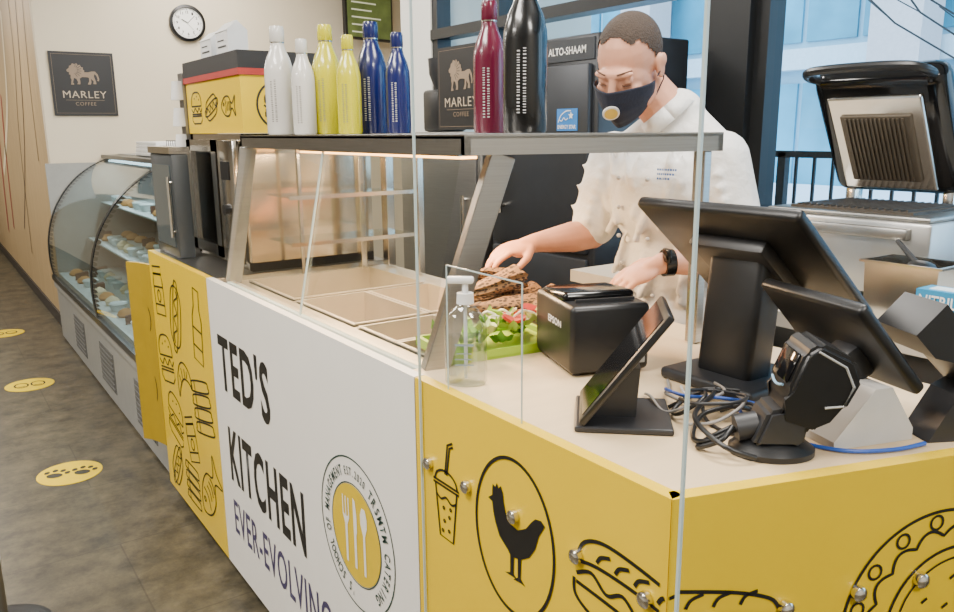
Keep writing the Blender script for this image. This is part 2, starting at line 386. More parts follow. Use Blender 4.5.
def hotdog(a,w=.006):
    a.line([(-.5,.18),(-.3,.3),(.3,.3),(.5,.18),(.55,0),(.5,-.18),(.3,-.3),(-.3,-.3),(-.5,-.18),(-.55,0)],w,True)
    a.line([(-.62,.08),(-.3,.14),(.3,.14),(.62,.08),(.66,0),(.62,-.08),(.3,-.14),(-.3,-.14),(-.62,-.08),(-.66,0)],w,True)
    a.line([(-.5,0),(-.35,.08),(-.2,-.08),(-.05,.08),(.1,-.08),(.25,.08),(.4,-.08),(.5,0)],w)
def cup(a,w=.006):
    a.line([(-.42,.3),(-.26,-.9),(.26,-.9),(.42,.3)],w,sm=False); a.line([(-.5,.3),(.5,.3),(.5,.38),(-.5,.38)],w,True,False)
    a.line([(-.44,.38),(-.36,.55),(-.14,.66),(.14,.66),(.36,.55),(.44,.38)],w); a.line([(.04,.6),(.16,1.25),(.3,1.32)],w,sm=False); a.line([(-.03,.6),(.08,1.3),(.28,1.4)],w,sm=False)
    a.line([(-.38,.05),(-.2,-.02),(0,.07),(.2,-.02),(.38,.05)],w)
    for x,y in [(-.1,-.2),(.12,-.35),(-.08,-.5),(.1,-.68),(-.15,-.75),(.17,-.15)]: a.circ((x,y),.03,w*.7,n=10)
def fish(a,w=.006):
    a.line([(-.5,0),(-.25,.22),(.1,.24),(.35,.06),(.6,.25),(.55,0),(.6,-.25),(.35,-.06),(.1,-.24),(-.25,-.22)],w,True); a.circ((-.3,.05),.035,w,n=10)
    a.line([(-.18,.18),(-.12,0),(-.18,-.18)],w); 
    for x in (-.02,.1,.2): a.line([(x,.12),(x+.04,0),(x,-.12)],w)
def jar(a,w=.006):
    a.line([(-.3,.35),(-.35,.2),(-.35,-.45),(.35,-.45),(.35,.2),(.3,.35)],w,True,False); a.line([(-.32,.36),(.32,.36),(.32,.5),(-.32,.5)],w,True,False)
    a.line([(-.35,.1),(.35,.1)],w); a.line([(-.35,-.25),(.35,-.25)],w); a.circ((0,-.08),.12,w,n=14)
def sandwich(a,w=.006):
    for k in range(4):
        y=-.4+k*.24; a.line([(-.45,y),(-.5,y+.1),(-.4,y+.18),(.4,y+.18),(.5,y+.1),(.45,y)],w,True)
    a.line([(-.3,-.4),(-.3,.5)],w)
def sub(a,w=.006):
    a.line([(-.66,.10),(-.60,.22),(-.45,.28),(-.2,.26),(.1,.20),(.4,.13),(.60,.05),(.66,-.03)],w)
    a.line([(-.68,.06),(-.5,.10),(-.2,.09),(.1,.04),(.4,-.01),(.66,-.07)],w)
    a.line([(-.66+.12*i,.0-.012*i+(.05 if i%2 else -.02)) for i in range(12)],w)
    a.line([(-.68,-.06),(-.66,-.18),(-.5,-.26),(-.2,-.31),(.2,-.34),(.5,-.34),(.64,-.28),(.68,-.16)],w)
    a.line([(-.66,-.08),(-.4,-.10),(0,-.14),(.4,-.17),(.68,-.18)],w)
    for x in (-.5,-.36,-.22,-.06,.1,.26,.42): a.line([(x,.13-.13*max(0,x+.2)),(x+.03,.18-.13*max(0,x+.2)),(x+.10,.21-.15*max(0,x+.2))],w)
def bottle(a,w=.006):
    a.line([(-.12,.5),(-.12,.25),(-.2,.1),(-.2,-.5),(.2,-.5),(.2,.1),(.12,.25),(.12,.5)],w,True,False); a.line([(-.2,-.05),(.2,-.05)],w); a.line([(-.2,-.3),(.2,-.3)],w)
def taco(a,w=.006):
    a.line([(.9*math.cos(t*PI/16)+.1,.9*math.sin(t*PI/16)-.08) for t in range(17)],w); a.line([(-.8,-.08),(-.6,-.14),(.6,-.14),(1.0,-.08)],w)
    a.line([(.80*math.cos(t*PI/16)+.14,.78*math.sin(t*PI/16)-.10) for t in range(2,15)],w*.7)
    p=[]
    for i in range(120):
        t=PI-(i/119)*PI; r=.98+.11*abs(math.sin(i*.21)); p.append((r*math.cos(t)-.02,r*math.sin(t)+.02))
    a.line(p,w,sm=False)
    for k in range(7):
        t=PI*(.12+.13*k); cx,cy=1.16*math.cos(t)-.08,1.14*math.sin(t)+.05
        a.circ((cx,cy),.085,w*.8,n=14)
    a.line([(1.26*math.cos(PI-t*PI/16)-.14,1.24*math.sin(PI-t*PI/16)+.08) for t in range(17)],w)
    for x,y in [(-.3,.22),(.1,.42),(.45,.22),(.0,.07),(.3,.0),(-.45,.04),(.6,.04)]: a.line([(x,y),(x+.08,y+.04)],w)
def croissant(a,w=.006):
    a.line([(-.5,-.2),(-.4,.15),(-.1,.35),(.2,.32),(.45,.1),(.5,-.2),(.3,-.05),(0,.05),(-.3,-.05)],w,True)
    for x in (-.25,-.05,.15,.3): a.line([(x,.3-abs(x)*.5),(x*.8,.02)],w)
a=Art(front(.0012))
W=.007
for fn,y,z,k,r in [(jar,3.20,.90,.20,.1),(hotdog,2.98,.84,.22,1.3),(bottle,2.70,.86,.26,-.1),(burger,3.18,.63,.20,.15),(sandwich,2.72,.55,.21,.2),(croissant,2.94,.60,.20,.4),
                   (burger,3.12,.40,.20,-.2),(fish,2.72,.24,.27,.8),(jar,2.90,.38,.18,.3),(hotdog,3.16,.19,.18,.9),(sandwich,2.94,.18,.17,0)]:
    a.at((-y,z),k,r); fn(a,W)
a.obj("drawing",BLK,p_far)
T=front(.0012)
text("TED'S",T,-2.475,.70,.44,.19,BLK,p_white,.024,space=1.12)
text("KITCHEN",T,-2.44,.395,.61,.19,BLK,p_white,.024,space=1.12)
text("EVER-EVOLVING",T,-2.44,.21,.75,.12,PURP,p_white,.008,space=1.1)
lc=(-1.525,.60)
a=Art(front(.0010)); a.disc(lc,.120,mat=0); a.circ(lc,.123,.003,mat=1,n=64); a.circ(lc,.184,.004,mat=1,n=64); em=a.obj("emblem_disc",[M("emblem_yellow",'#cfb010',.4),TEAL],p_white)
a=Art(front(.0018))
a.at((lc[0]-.045,lc[1]),1); a.fill([(-.005,-.085),(.005,-.085),(.006,.01),(.017,.03),(.017,.08),(.012,.08),(.012,.035),(.0025,.03),(.0025,.08),(-.0025,.08),(-.0025,.03),(-.012,.035),(-.012,.08),(-.017,.08),(-.017,.03),(-.006,.01)])
a.at((lc[0],lc[1]),1); a.fill([(-.006,-.085),(.005,-.085),(.006,0),(.010,.01),(.010,.05),(.004,.085),(-.007,.09)])
a.at((lc[0]+.045,lc[1]),1); a.fill([(-.005,-.085),(.005,-.085),(.005,.015),(.016,.04),(.016,.062),(.008,.082),(-.008,.082),(-.016,.062),(-.016,.04),(-.005,.015)])
a.obj("cutlery_emblem",WHT,p_white)
ring_text("'S SCHOOL OF MANAGEMENT",front(.0015),lc,.140,.036,math.radians(262),math.radians(116),TEAL,p_white,.016,.60)
ring_text("EST.2020",front(.0015),lc,.142,.028,math.radians(106),math.radians(70),TEAL,p_white,.012,.62)
ring_text("TRSMTM CATERING",front(.0015),lc,.140,.036,math.radians(58),math.radians(-48),TEAL,p_white,.016,.66)
a=Art(front(.0012))
a.at((-1.135,.84),.085); cup(a,.0045)
a.at((0,0),1); a.circ((-.935,.855),.103,.006,ry=.135,n=60)
hen=[(-.42,.30),(-.50,.24),(-.42,.22),(-.40,.10),(-.36,-.02),(-.28,-.16),(-.12,-.26),(-.08,-.30),(-.08,-.52),(-.18,-.56),(-.02,-.55),(.06,-.56),(-.02,-.51),(-.01,-.30),(.06,-.29),(.06,-.52),(-.02,-.58),(.12,-.56),(.2,-.57),(.11,-.51),(.12,-.27),(.26,-.18),(.36,-.04),(.42,.14),(.52,.30),(.46,.34),(.36,.32),(.30,.26),(.2,.14),(.06,.06),(-.08,.08),(-.16,.16),(-.20,.28),(-.22,.40),(-.26,.47),(-.30,.42),(-.33,.48),(-.36,.42),(-.41,.44),(-.42,.36)]
a.at((-.93,.865),.145); a.fill(hen)
a.hi=-.613; a.at((-.61,.872),.26,0,.23); sub(a,.006)
a.obj("drawing",BLK,p_near)
a=Art(endf(.0012))
a.lo=.001; a.at((-.0,.872),.26,0,.23); sub(a,.0055); a.lo=-99
a.at((.46,.80),.128,.10); taco(a,.005)
a.at((.72,.84),.12,0); burger(a,.0055)
a.obj("drawing",BLK,p_end)
for y in (2.42,1.0,3.1):
    c=thing("caster_wheel","small red wheel under the serving counter","wheel",(.80,y,0),group="casters under the counter")
    m=MB(); m.cyl((-.012,0,.04),(.012,0,.04),.04,n=24); m.obj("wheel",M("red_rubber",'#8a2a22',.5),c)
    m=MB(); m.bb((-.02,-.005,.04),(-.015,.005,.1)); m.bb((.015,-.005,.04),(.02,.005,.1)); m.bb((-.02,-.03,.095),(.02,.03,.1)); m.obj("fork",STEELD,c,smooth=0)
WOOD=M("pale_laminate_top",'#d3ba94',.38,var=.05,scale=5,stretch=(1,8,1))
m=MB()
m.prism([(.7425,.62+.0,1.016),(.7425,1.29,1.016),(1.45,1.29,1.016),(1.45,.40,1.016)],(0,0,.032))
tag(m.obj("worktop",WOOD,smooth=0),"pale wood laminate worktop at the cashier end of the counter","worktop")
m=MB(); m.bb((.7425,2.52,.87),(1.36,3.32,1.05)); tag(m.obj("steel_worktop",STEEL,smooth=0),"stainless steel worktop under the upright cabinet","worktop")
# ------------------------------------------------------------------ steam table
WST=M("warm_steel",'#d6cfc2',.32,.75,var=.06,scale=8)
PST=M("pan_steel",'#c9c1b3',.28,.7,var=.10,scale=8)
st=thing("steam_table","stainless steel drop-in food well unit set in the counter","food well",(0,0,0))
m=MB(); z0,z1=.87,1.035
m.bb((.7425,1.292,z0),(.83,2.518,z1)); m.bb((1.27,1.292,z0),(1.36,2.518,z1)); m.bb((.83,1.292,z0),(1.27,1.33,z1)); m.bb((.83,2.47,z0),(1.27,2.518,z1))
for y in (1.70,2.08): m.bb((.83,y,z0),(1.27,y+.02,z1))
m.obj("well_frame",WST,st,smooth=0)
def pan(x0,y0,x1,y1,z0,z1,lab="empty stainless steel food pan sunk in the counter",grp="pans in the food well"):
    m=MB(); i=.009
    A=[(x0,y0),(x1,y0),(x1,y1),(x0,y1)]; B=[(x0+i,y0+i),(x1-i,y0+i),(x1-i,y1-i),(x0+i,y1-i)]; D=[(x0+i*1.8,y0+i*1.8),(x1-i*1.8,y0+i*1.8),(x1-i*1.8,y1-i*1.8),(x0+i*1.8,y1-i*1.8)]
    row=lambda P,z:[(p[0],p[1],z) for p in P]+[(P[0][0],P[0][1],z)]
    m.sheet([row(A,z1-.003),row(A,z1),row(B,z1)],mat=0); m.sheet([row(B,z1),row(D,z0)],mat=1); m.face([(p[0],p[1],z0) for p in D],mat=1)
    o=m.obj("food_pan",[WST,PST],smooth=0); tag(o,lab,"food pan",grp); return o
for (x0,y0,x1,y1) in [(.832,2.102,1.268,2.468),(.832,1.722,1.048,2.078),(1.052,1.722,1.268,2.078),(.832,1.515,1.048,1.698),(.832,1.332,1.048,1.511),(1.052,1.332,1.268,1.698)]:
    pan(x0,y0,x1,y1,.905,1.042)
# ------------------------------------------------------------------ sneeze guard
sg=thing("sneeze_guard","steel framed glass food guard with flat steel shelf on top","sneeze guard",(0,0,0))
m=MB(); zb=1.457
def shelfY(x): return 1.24-.325*(x-.84)
def slab(z,t,ins=0):
    m.prism([(.84+ins,shelfY(.84)+ins,z),(1.365-ins,shelfY(1.365)+ins,z),(1.365-ins,2.48-ins,z),(.84+ins,2.48-ins,z)],(0,0,t))
slab(1.487,.008); 
m.prism([(.84,shelfY(.84),zb),(.852,shelfY(.852),zb),(.852,2.48,zb),(.84,2.48,zb)],(0,0,.035)); m.prism([(1.353,shelfY(1.353),zb),(1.365,shelfY(1.365),zb),(1.365,2.48,zb),(1.353,2.48,zb)],(0,0,.035))
m.prism([(.84,shelfY(.84),zb),(1.365,shelfY(1.365),zb),(1.365,shelfY(1.365)+.012,zb),(.84,shelfY(.84)+.012,zb)],(0,0,.035)); m.prism([(.84,2.468,zb),(1.365,2.468,zb),(1.365,2.48,zb),(.84,2.48,zb)],(0,0,.035))
slab(1.462,.004,.012)
m.obj("top_shelf",STEEL,sg,smooth=0)
def bar(p0,p1,w,d,nm="post",mat=STEEL):
    p0=Vector(p0);p1=Vector(p1); ax=(p1-p0); L=ax.length; q=ax.to_track_quat('Z','Y').to_matrix()
    m=MB(); m.box((p0+p1)/2,(w,d,L),rot=q,bevel=.002); return m.obj(nm,mat,sg,smooth=0)
bar((.925,1.24,1.457),(.785,1.275,1.04),.03,.05)
bar((1.34,1.10,1.457),(1.34,1.10,1.05),.022,.03)
bar((.86,2.47,1.457),(.79,2.49,1.04),.03,.05)
bar((1.235,2.46,1.457),(1.235,2.46,1.04),.022,.03,mat=STEELP)
bar((1.34,2.46,1.457),(1.34,2.46,1.04),.03,.04,mat=STEELP)
bar((1.34,2.25,1.457),(1.34,2.25,1.04),.022,.03,mat=STEELP)
bar((1.02,2.47,1.457),(1.02,2.47,1.04),.012,.012,mat=STEELP)
m=MB(); m.face([(.852,1.27,1.457),(.852,2.46,1.457),(.765,2.46,1.04),(.765,1.27,1.04)]); m.obj("front_glass",CG,sg,smooth=0)
m=MB(); m.prism([(.845,1.88,1.457),(.849,1.88,1.457),(.762,1.88,1.04),(.758,1.88,1.04)],(0,.006,0)); m.bb((.758,1.27,1.036),(.772,2.46,1.046)); m.obj("glass_edge",EDGE,sg,smooth=0)
for zz in (1.17,1.31):
    m=MB(); m.bb((.90,2.25,zz),(1.33,2.445,zz+.004)); m.obj("inner_shelf",CG,sg,smooth=0)
    m=MB(); m.bb((.895,2.246,zz-.004),(1.335,2.25,zz+.008)); m.obj("shelf_rail",STEELP,sg,smooth=0)
m=MB(); m.bb((1.0,1.5,1.446),(1.05,2.4,1.46)); m.bb((1.0,1.5,1.440),(1.05,2.4,1.446),mat=1)
m.obj("heat_lamp",[STEEL,M("warm_lamp",'#ffb060',.5,emit=12,ecol='#ffb868')],sg,smooth=0)
# ------------------------------------------------------------------ bottles on shelf
def bottle_obj(col,cname,x,y,r,h,grp="steel water bottles on the shelf"):
    mat=M("enamel_"+cname,col,.25,var=.02,coat=.4)
    b=thing("water_bottle","%s%s insulated water bottle on the steel shelf"%("tall " if h>.29 else "short ",cname),"water bottle",(x,y,1.4965),random.random()*.5-.2,grp)
    m=MB(); s=h
    m.lathe([(0,0),(r*.93,0),(r,.006),(r,s*.56),(r*.97,s*.62),(r*.80,s*.71),(r*.56,s*.78),(r*.46,s*.83),(r*.45,s*.855),(0,s*.855)],n=36)
    m.obj("body",mat,b,smooth=50)
    m=MB(); m.lathe([(0,s*.855),(r*.47,s*.855),(r*.5,s*.86),(r*.5,s*.97),(r*.44,s),(0,s)],n=30); m.obj("cap",mat,b,smooth=40)
    m=MB(); m.lathe([(r*.455,s*.846),(r*.475,s*.846),(r*.475,s*.856),(r*.455,s*.856)],n=30); m.obj("neck_ring",STEELP,b)
    m=MB(); rg=random.Random(5); z=s*.10
    ang=PI+.75-b.rotation_euler[2]
    for row in (-.16,.12):
        z=s*.12
        while z<s*.50:
            d=.003+rg.random()*.003
            a0=ang+row-.07; a1=ang+row+.07; rr=r+.0006
            m.face([(rr*math.cos(a0),rr*math.sin(a0),z),(rr*math.cos(a1),rr*math.sin(a1),z),(rr*math.cos(a1),rr*math.sin(a1),z+d*.5),(rr*math.cos(a0),rr*math.sin(a0),z+d*.5)]); z+=d+.001
    m.obj("print",M("print_dark" if cname in('white','yellow') else "print_light",'#77736c' if cname in('white','yellow') else '#b8b8b8',.5),b,smooth=0)
for cname,col,ra,big,X_ in [('white','#cfccc5',2.535,1,.93),('white','#cfccc5',2.345,0,.96),('yellow','#c6be08',2.175,1,1.035),('yellow','#c6be08',2.035,0,1.03),('navy blue','#0e1850',1.90,1,1.12),('navy blue','#0e1850',1.765,0,1.12)]:
    bottle_obj(col,cname,X_,X_*ra,.043 if big else .034,.312 if big else .268)
bottle_obj('#5c0f2b','maroon',1.05,1.45,.035,.275)
bottle_obj('#0c0d0f','black',1.0,1.262,.043,.312)
# ------------------------------------------------------------------ steel upright cabinet + boxes at far end of counter
cb=thing("upright_cabinet","stainless steel upright cabinet with glass door on the counter","cabinet",(.88,2.56,1.05))
m=MB(); t=.03
m.bb((0,0,0),(.45,.03,.45)); m.bb((0,.57,0),(.45,.6,.45)); m.bb((0,0,.42),(.45,.6,.45)); m.bb((0,0,0),(.45,.6,.03)); m.bb((.42,.03,.03),(.45,.57,.42))
m.obj("body",M("mirror_steel",'#cfc4b2',.14,.95,var=.1,scale=3,bump=.15,bd=.01),cb,smooth=0)
m=MB(); m.bb((-.02,.25,.02),(-.002,.30,.43)); m.bb((-.02,.55,.02),(-.002,.6,.43)); m.bb((-.02,.25,.39),(-.002,.6,.43)); m.bb((-.02,.25,.02),(-.002,.6,.06)); d=m.obj("door",STEELP,cb,smooth=0)
m=MB(); m.face([(-.01,.30,.06),(-.01,.55,.06),(-.01,.55,.40),(-.01,.30,.40)]); m.obj("door_glass",GLASS("smoked_glass",'#8a8f90',.1,.6),d,smooth=0)
m=MB(); m.bb((-.03,0.04,.02),(-.002,.2,.43),bevel=.004); k=m.obj("control_panel",STEELP,cb)
m=MB(); m.cyl((-.045,.12,.2),(-.03,.12,.2),.018); m.obj("control_knob",PLAS,k)
m=MB(); m.bb((-.034,.08,.30),(-.0301,.16,.36)); m.obj("readout",PLAS,k)
sc=thing("counter_top_chiller","dark grey glass fronted unit on the counter beside the steel cabinet","chiller",(.76,3.0,1.05))
m=MB(); m.bb((0,0,0),(.06,.31,.38),bevel=.006); m.obj("body",M("slate_grey",'#3d4143',.4),sc)
m=MB(); m.bb((-.004,.03,.04),(0,.28,.34)); m.obj("front_glass",M("grey_glass_front",'#4c5456',.06),sc,smooth=0)
m=MB(); m.bb((-.006,0,.381),(.066,.315,.405)); m.obj("top_rim",STEELP,sc,smooth=0)
m=MB(); m.cyl((-.014,.02,.08),(-.014,.02,.30),.006,n=12); m.cyl((-.014,.02,.10),(0,.02,.10),.004,n=8); m.cyl((-.014,.02,.28),(0,.02,.28),.004,n=8); m.obj("handle",STEELP,sc)
bx=thing("takeaway_box_carton","yellow carton with burger drawings and a red and black lid","carton",(.9,2.62,1.502))
m=MB(); m.bb((0,0,0),(.28,.62,.185)); bb=m.obj("carton",YEL,bx,smooth=0)
m=MB(); m.bb((-.006,-.006,.205),(.286,.626,.262)); m.bb((-.007,-.007,.1855),(.287,.627,.206),mat=1); m.obj("lid",[M("black_card",'#1c1a19',.6),M("red_card",'#a02a20',.6)],bx,smooth=0)
a=Art(lambda u,v:Vector((u,-.001,v))); a.circ((.13,.09),.078,.007); a.at((.13,.09),.10); burger(a,.006); a.at((.245,.1),.06); jar(a,.004); a.obj("drawing",BLK,bx)
a=Art(lambda u,v:Vector((-.001,.62-u,v))); a.at((.12,.09),.12); burger(a,.006); a.at((.30,.09),.12,.3); hotdog(a,.006); a.at((.48,.09),.13); fish(a,.006); a.obj("drawing",BLK,bx)
for i,(x,y,z,h,lab) in enumerate([(.94,3.02,1.765,.09,0),(.93,2.80,1.765,.10,1)]):
    c=thing("paper_box","small white folded paper food box on the yellow carton","box",(x,y,z),group="white paper boxes")
    m=MB(); m.prism([(0,0,0),(.07,0,0),(.07,.13,0),(0,.13,0)],(0,0,h*.8)); m.obj("box_body",WPL,c,smooth=0)
    m=MB(); m.prism([(-.003,0,h*.8),(.073,0,h*.8),(.035,0,h*1.15)],(0,.13,0)); m.obj("box_lid",WPL,c,smooth=0)
    a=Art(lambda u,v:Vector((-.001,.13-u,v))); a.line([(.02,.03),(.11,.03)],.006,sm=False); a.line([(.02,.05),(.09,.05)],.004,sm=False); a.obj("print",BLK,c)
rk=thing("cup_dispenser","steel rack of stacked cups beside the carton","dispenser",(.89,3.25,1.05))
m=MB(); m.bb((0,0,0),(.12,.06,.68)); m.obj("rack",STEELD,rk,smooth=0)
m=MB()
for k in range(6): m.cyl((-.01,.03,.08+k*.10),(-.01,.03,.15+k*.10),.03,.022)
m.obj("cup_stack",WPL,rk)
# ------------------------------------------------------------------ acrylic screens with bolts
def bolt(parent,p,n):
    m=MB(); p=Vector(p); n=Vector(n).normalized()
    m.cyl(p-n*.004,p+n*.001,.0115,n=20); R_=n.to_track_quat('Z','Y').to_matrix()
    m.lathe([(.0115,.001),(.0112,.004),(.0085,.0065),(.004,.008),(0,.0083)],c=p,rot=R_,n=20)
    m.obj("bolt",STEELP,parent)
s1=thing("acrylic_screen","tall clear acrylic screen bolted to the front of the yellow panel","acrylic screen",(0,0,0))
X=.715; y0,y1,z0,z1=.593,1.21,.50,2.15; t=.0022
m=MB()
for a_,b_ in [((X-t,y0-.004,z0),(X+t,y0,z1)),((X-t,y1,z0),(X+t,y1+.003,z1)),((X-t,y0,z1),(X+t,y1,z1+.003)),((X-t,y0,z0-.003),(X+t,y1,z0))]: m.bb(a_,b_)
m.obj("sheet_edge",EDGE,s1,smooth=0)
for y in (1.19,1.065,.93,.78,.645): bolt(s1,(X-.0,y-.0,.895),(-1,0,0))
s2=thing("acrylic_screen","tall clear acrylic screen bolted to the angled end panel","acrylic screen",(0,0,0))
o=.005; P=lambda u,v,off=o: C0+E*u+N*off+Vector((0,0,v))
u0,u1=-.0,1.0
m=MB()
m.prism([P(u1,z0,o-t),P(u1,z0,o+t),P(u1+.003,z0,o+t),P(u1+.003,z0,o-t)],(0,0,z1-z0)); m.prism([P(u0,z1,o-t),P(u1,z1,o-t),P(u1,z1,o+t),P(u0,z1,o+t)],(0,0,.003))
m.obj("sheet_edge",EDGE,s2,smooth=0)
for u in (.06,.18,.30,.41,.53,.65): bolt(s2,P(u,.865),N)
s3=thing("acrylic_reflection_lines","low acrylic sheet outline added as reflection lines above the worktop","acrylic screen",(0,0,0))
X3=.732
m=MB(); m.bb((X3-.001,.928,1.05),(X3+.001,.93,1.275)); m.bb((X3-.001,1.14,1.05),(X3+.001,1.142,1.275)); m.bb((X3-.001,.93,1.274),(X3+.001,1.14,1.276)); m.obj("sheet_edge",EDGE,s3,smooth=0)  # pale edge strips put in as reflection lines of the acrylic
# ------------------------------------------------------------------ display case
dc=thing("display_case","curved glass refrigerated pastry display case","display case",(0,0,0))
Y0,Y1,YM=3.36,6.58,4.85
prof=[(.75,.47),(.735,.60),(.745,.78),(.80,.96),(.90,1.12),(1.03,1.24),(1.18,1.32),(1.3,1.34)]
prof=[(p.x,p.y) for p in cr([Vector(p) for p in prof])]
m=MB(); m.bb((.76,Y0,.02),(1.55,Y1,.44)); m.bb((.745,Y0,.40),(1.55,Y1,.47)); m.bb((1.5,Y0,.47),(1.56,Y1,1.34)); m.bb((1.28,Y0,1.335),(1.56,Y1,1.36)); m.obj("base",M("case_grey",'#8c8c88',.45),dc,smooth=0)
for y in (3.6,4.5,5.4): 
    m=MB(); m.bb((.7565,y+.08,.09),(.7598,y+.47,.32))
    for k in range(7): m.bb((.752,y+.1,.10+k*.03),(.757,y+.45,.115+k*.03))
    m.obj("vent_grille",M("vent_dark",'#5a5a58',.6),dc,smooth=0)
for ya,yb in ((Y0,YM-.01),(YM+.01,Y1)):
    m=MB(); m.sheet([[(x,ya,z) for x,z in prof],[(x,yb,z) for x,z in prof]]); m.obj("curved_glass",CG2,dc,smooth=60)
for y in (Y0,YM-.015,Y1-.04):
    m=MB(); n=len(prof)
    for i in range(n-1):
        (xa,za),(xb,zb_)=prof[i],prof[i+1]
        m.prism([(xa-.003,y,za),(xb-.003,y,zb_+.003),(xb+.022,y,zb_-.015),(xa+.025,y,za)],(0,.045,0))
    m.obj("glass_rim",M("dark_rim",'#1f2325',.3,.5),dc,smooth=0)
m=MB(); m.bb((.735,Y0,.455),(.76,Y1,.49)); m.bb((1.16,Y0,1.33),(1.30,Y1,1.355)); m.obj("glass_rail",MATS["dark_rim"],dc,smooth=0)
m=MB(); m.bb((.78,Y0+.02,.47),(1.5,Y1-.02,.50)); m.obj("deck",M("case_shelf_white",'#b9c3c3',.4),dc,smooth=0)
for a_,b_ in (((1.0,Y0+.02,.74),(1.5,Y1-.05,.75)),((1.12,Y0+.02,1.0),(1.5,Y1-.05,1.01))):
    m=MB(); m.bb(a_,b_); m.obj("shelf",MATS["case_shelf_white"],dc,smooth=0)
m=MB(); m.bb((1.2,Y0+.05,1.305),(1.24,Y1-.05,1.318)); m.obj("case_light",M("case_lamp",'#eafaff',.5,emit=7,ecol='#dff4ff'),dc,smooth=0)
m=MB(); m.bb((.78,Y1-.01,.50),(1.5,Y1,1.3)); m.obj("end_wall",MATS["case_grey"],dc,smooth=0)
cols=[M("pastry_golden",'#b07c40',.7,bump=.3),M("pastry_cream",'#cdbd99',.7),M("pastry_chocolate",'#5a3622',.7),M("pastry_box",'#c3cdce',.4)]
rg=random.Random(11)
def pastry(x,y,z,i):
    k=i%4
    labs=["golden baked bun on the display case shelf","cream topped pastry on the display case shelf","chocolate cake slice on the display case shelf","clear lidded salad tub in the display case"]
    nm=["bun","cream_pastry","cake_slice","salad_tub"][k]
    m=MB()
    if k==0: m.lathe([(0,0),(.04,0),(.05,.013),(.04,.032),(.02,.045),(0,.047)],n=18)
    elif k==1: m.lathe([(0,0),(.035,0),(.042,.025),(.043,.027),(.03,.042),(.01,.055),(0,.056)],n=18)
    elif k==2: m.prism([(-.04,-.05,0),(.05,-.03,0),(.05,.03,0)],(0,0,.05))
    else: m.lathe([(0,0),(.04,0),(.05,.04),(.052,.042),(.045,.05),(0,.052)],n=20)
    o=m.obj(nm,cols[k],smooth=40,loc=(x,y,z)); tag(o,labs[k],["bun","pastry","cake slice","tub"][k],"food in the display case")
for z,xs in ((.501,(.86,1.02)),(.751,(1.08,1.24)),(1.011,(1.2,))):
    for x in xs:
        y=3.74
        while y<Y1-.1:
            pastry(x+rg.random()*.02,y,z,rg.choice([0,1,2,3,3])); y+=.16+rg.random()*.05
for k in range(4):
    m=MB(); m.bb((0,0,0),(.24,.55,.022),bevel=.004); tag(m.obj("foam_tray",WPL,loc=(1.26+.008*k,5.35+.02*k,1.361+k*.023)),"white flat tray stacked on the display case","tray","stack of white trays")
kt=thing("wire_basket","dark wire basket on top of the display case","basket",(1.31,4.95,1.361))
m=MB(); 
for z in (0.004,.05,.1): m.tube([(0,0,z),(.2,0,z),(.2,.3,z),(0,.3,z),(0,0,z)],.003,n=5)
for k in range(7): m.tube([(.0,k*.05,0),(.0,k*.05,.1)],.002,n=4); m.tube([(.2,k*.05,0),(.2,k*.05,.1)],.002,n=4)
m.obj("wires",PLAS,kt,smooth=0)
# ------------------------------------------------------------------ posters
LION=[(-.50,-.40),(-.38,-.40),(-.38,-.35),(-.42,-.32),(-.36,-.12),(-.27,-.16),(-.22,-.30),(-.26,-.38),(-.14,-.38),(-.13,-.30),(-.14,-.14),(-.04,-.08),(.12,-.08),(.22,-.10),(.22,-.24),(.15,-.38),(.27,-.38),(.30,-.28),(.29,-.14),(.39,-.24),(.37,-.36),(.49,-.36),(.48,-.26),(.42,-.04),(.45,.06),(.52,-.02),(.56,-.16),(.53,-.22),(.60,-.24),(.62,-.14),(.58,.04),(.48,.16),(.36,.16),(.20,.12),(.06,.12),(.06,.20),(.02,.22),(.02,.32),(-.04,.32),(-.08,.42),(-.15,.40),(-.22,.48),(-.29,.44),(-.38,.47),(-.42,.40),(-.50,.36),(-.52,.28),(-.62,.20),(-.61,.13),(-.52,.10),(-.54,.02),(-.48,-.0),(-.49,-.12),(-.46,-.20)]
def poster(name,label,fn,w,h):
    p=thing(name,label,"sign",(0,0,0))
    m=MB(); c=[fn(-w/2,-h/2,0),fn(w/2,-h/2,0),fn(w/2,h/2,0),fn(-w/2,h/2,0)]; nrm=(fn(0,0,1)-fn(0,0,0))
    m.prism(c,nrm*.012); m.obj("board",M("poster_black",'#151414',.45),p,smooth=0)
    g=lambda u,v: fn(u,v,.0135)
    a=Art(g); a.line([(-w*.46,-h*.46),(w*.46,-h*.46),(w*.46,h*.46),(-w*.46,h*.46)],.0025,True,False); 
    a.at((0,h*.14),w*.40); a.fill(LION); a.at((0,0),1); a.line([(-w*.3,-h*.22-.035*h),(w*.3,-h*.22-.035*h)],.002,sm=False)
    G=M("poster_gold",'#7d6b57',.5); a.obj("lion_emblem",G,p)
    mm=Art(lambda u,v: fn(u,v,.0138)); mm.at((-w*.14,h*.22),w*.08)
    for k in range(8):
        an=PI*-.42+k*.34; mm.line([(math.cos(an)*.7,math.sin(an)*.7),(math.cos(an+.15)*1.6,math.sin(an+.15)*1.6)],.0032,sm=False)
    mm.obj("mane_lines",MATS["poster_black"],p)
    text("MARLEY",g,-w*.34,-h*.22,w*.68,h*.11,M("poster_letters",'#a99a84',.5),p,.0,space=1.1)
    text("COFFEE",g,-w*.16,-h*.34,w*.32,h*.055,G,p,.0,space=1.2)
    return p
poster("wall_sign","black square coffee sign with lion emblem on the cream wall",lambda u,v,d:Vector((1.10+u,6.599-d,1.865+v)),.43,.45)
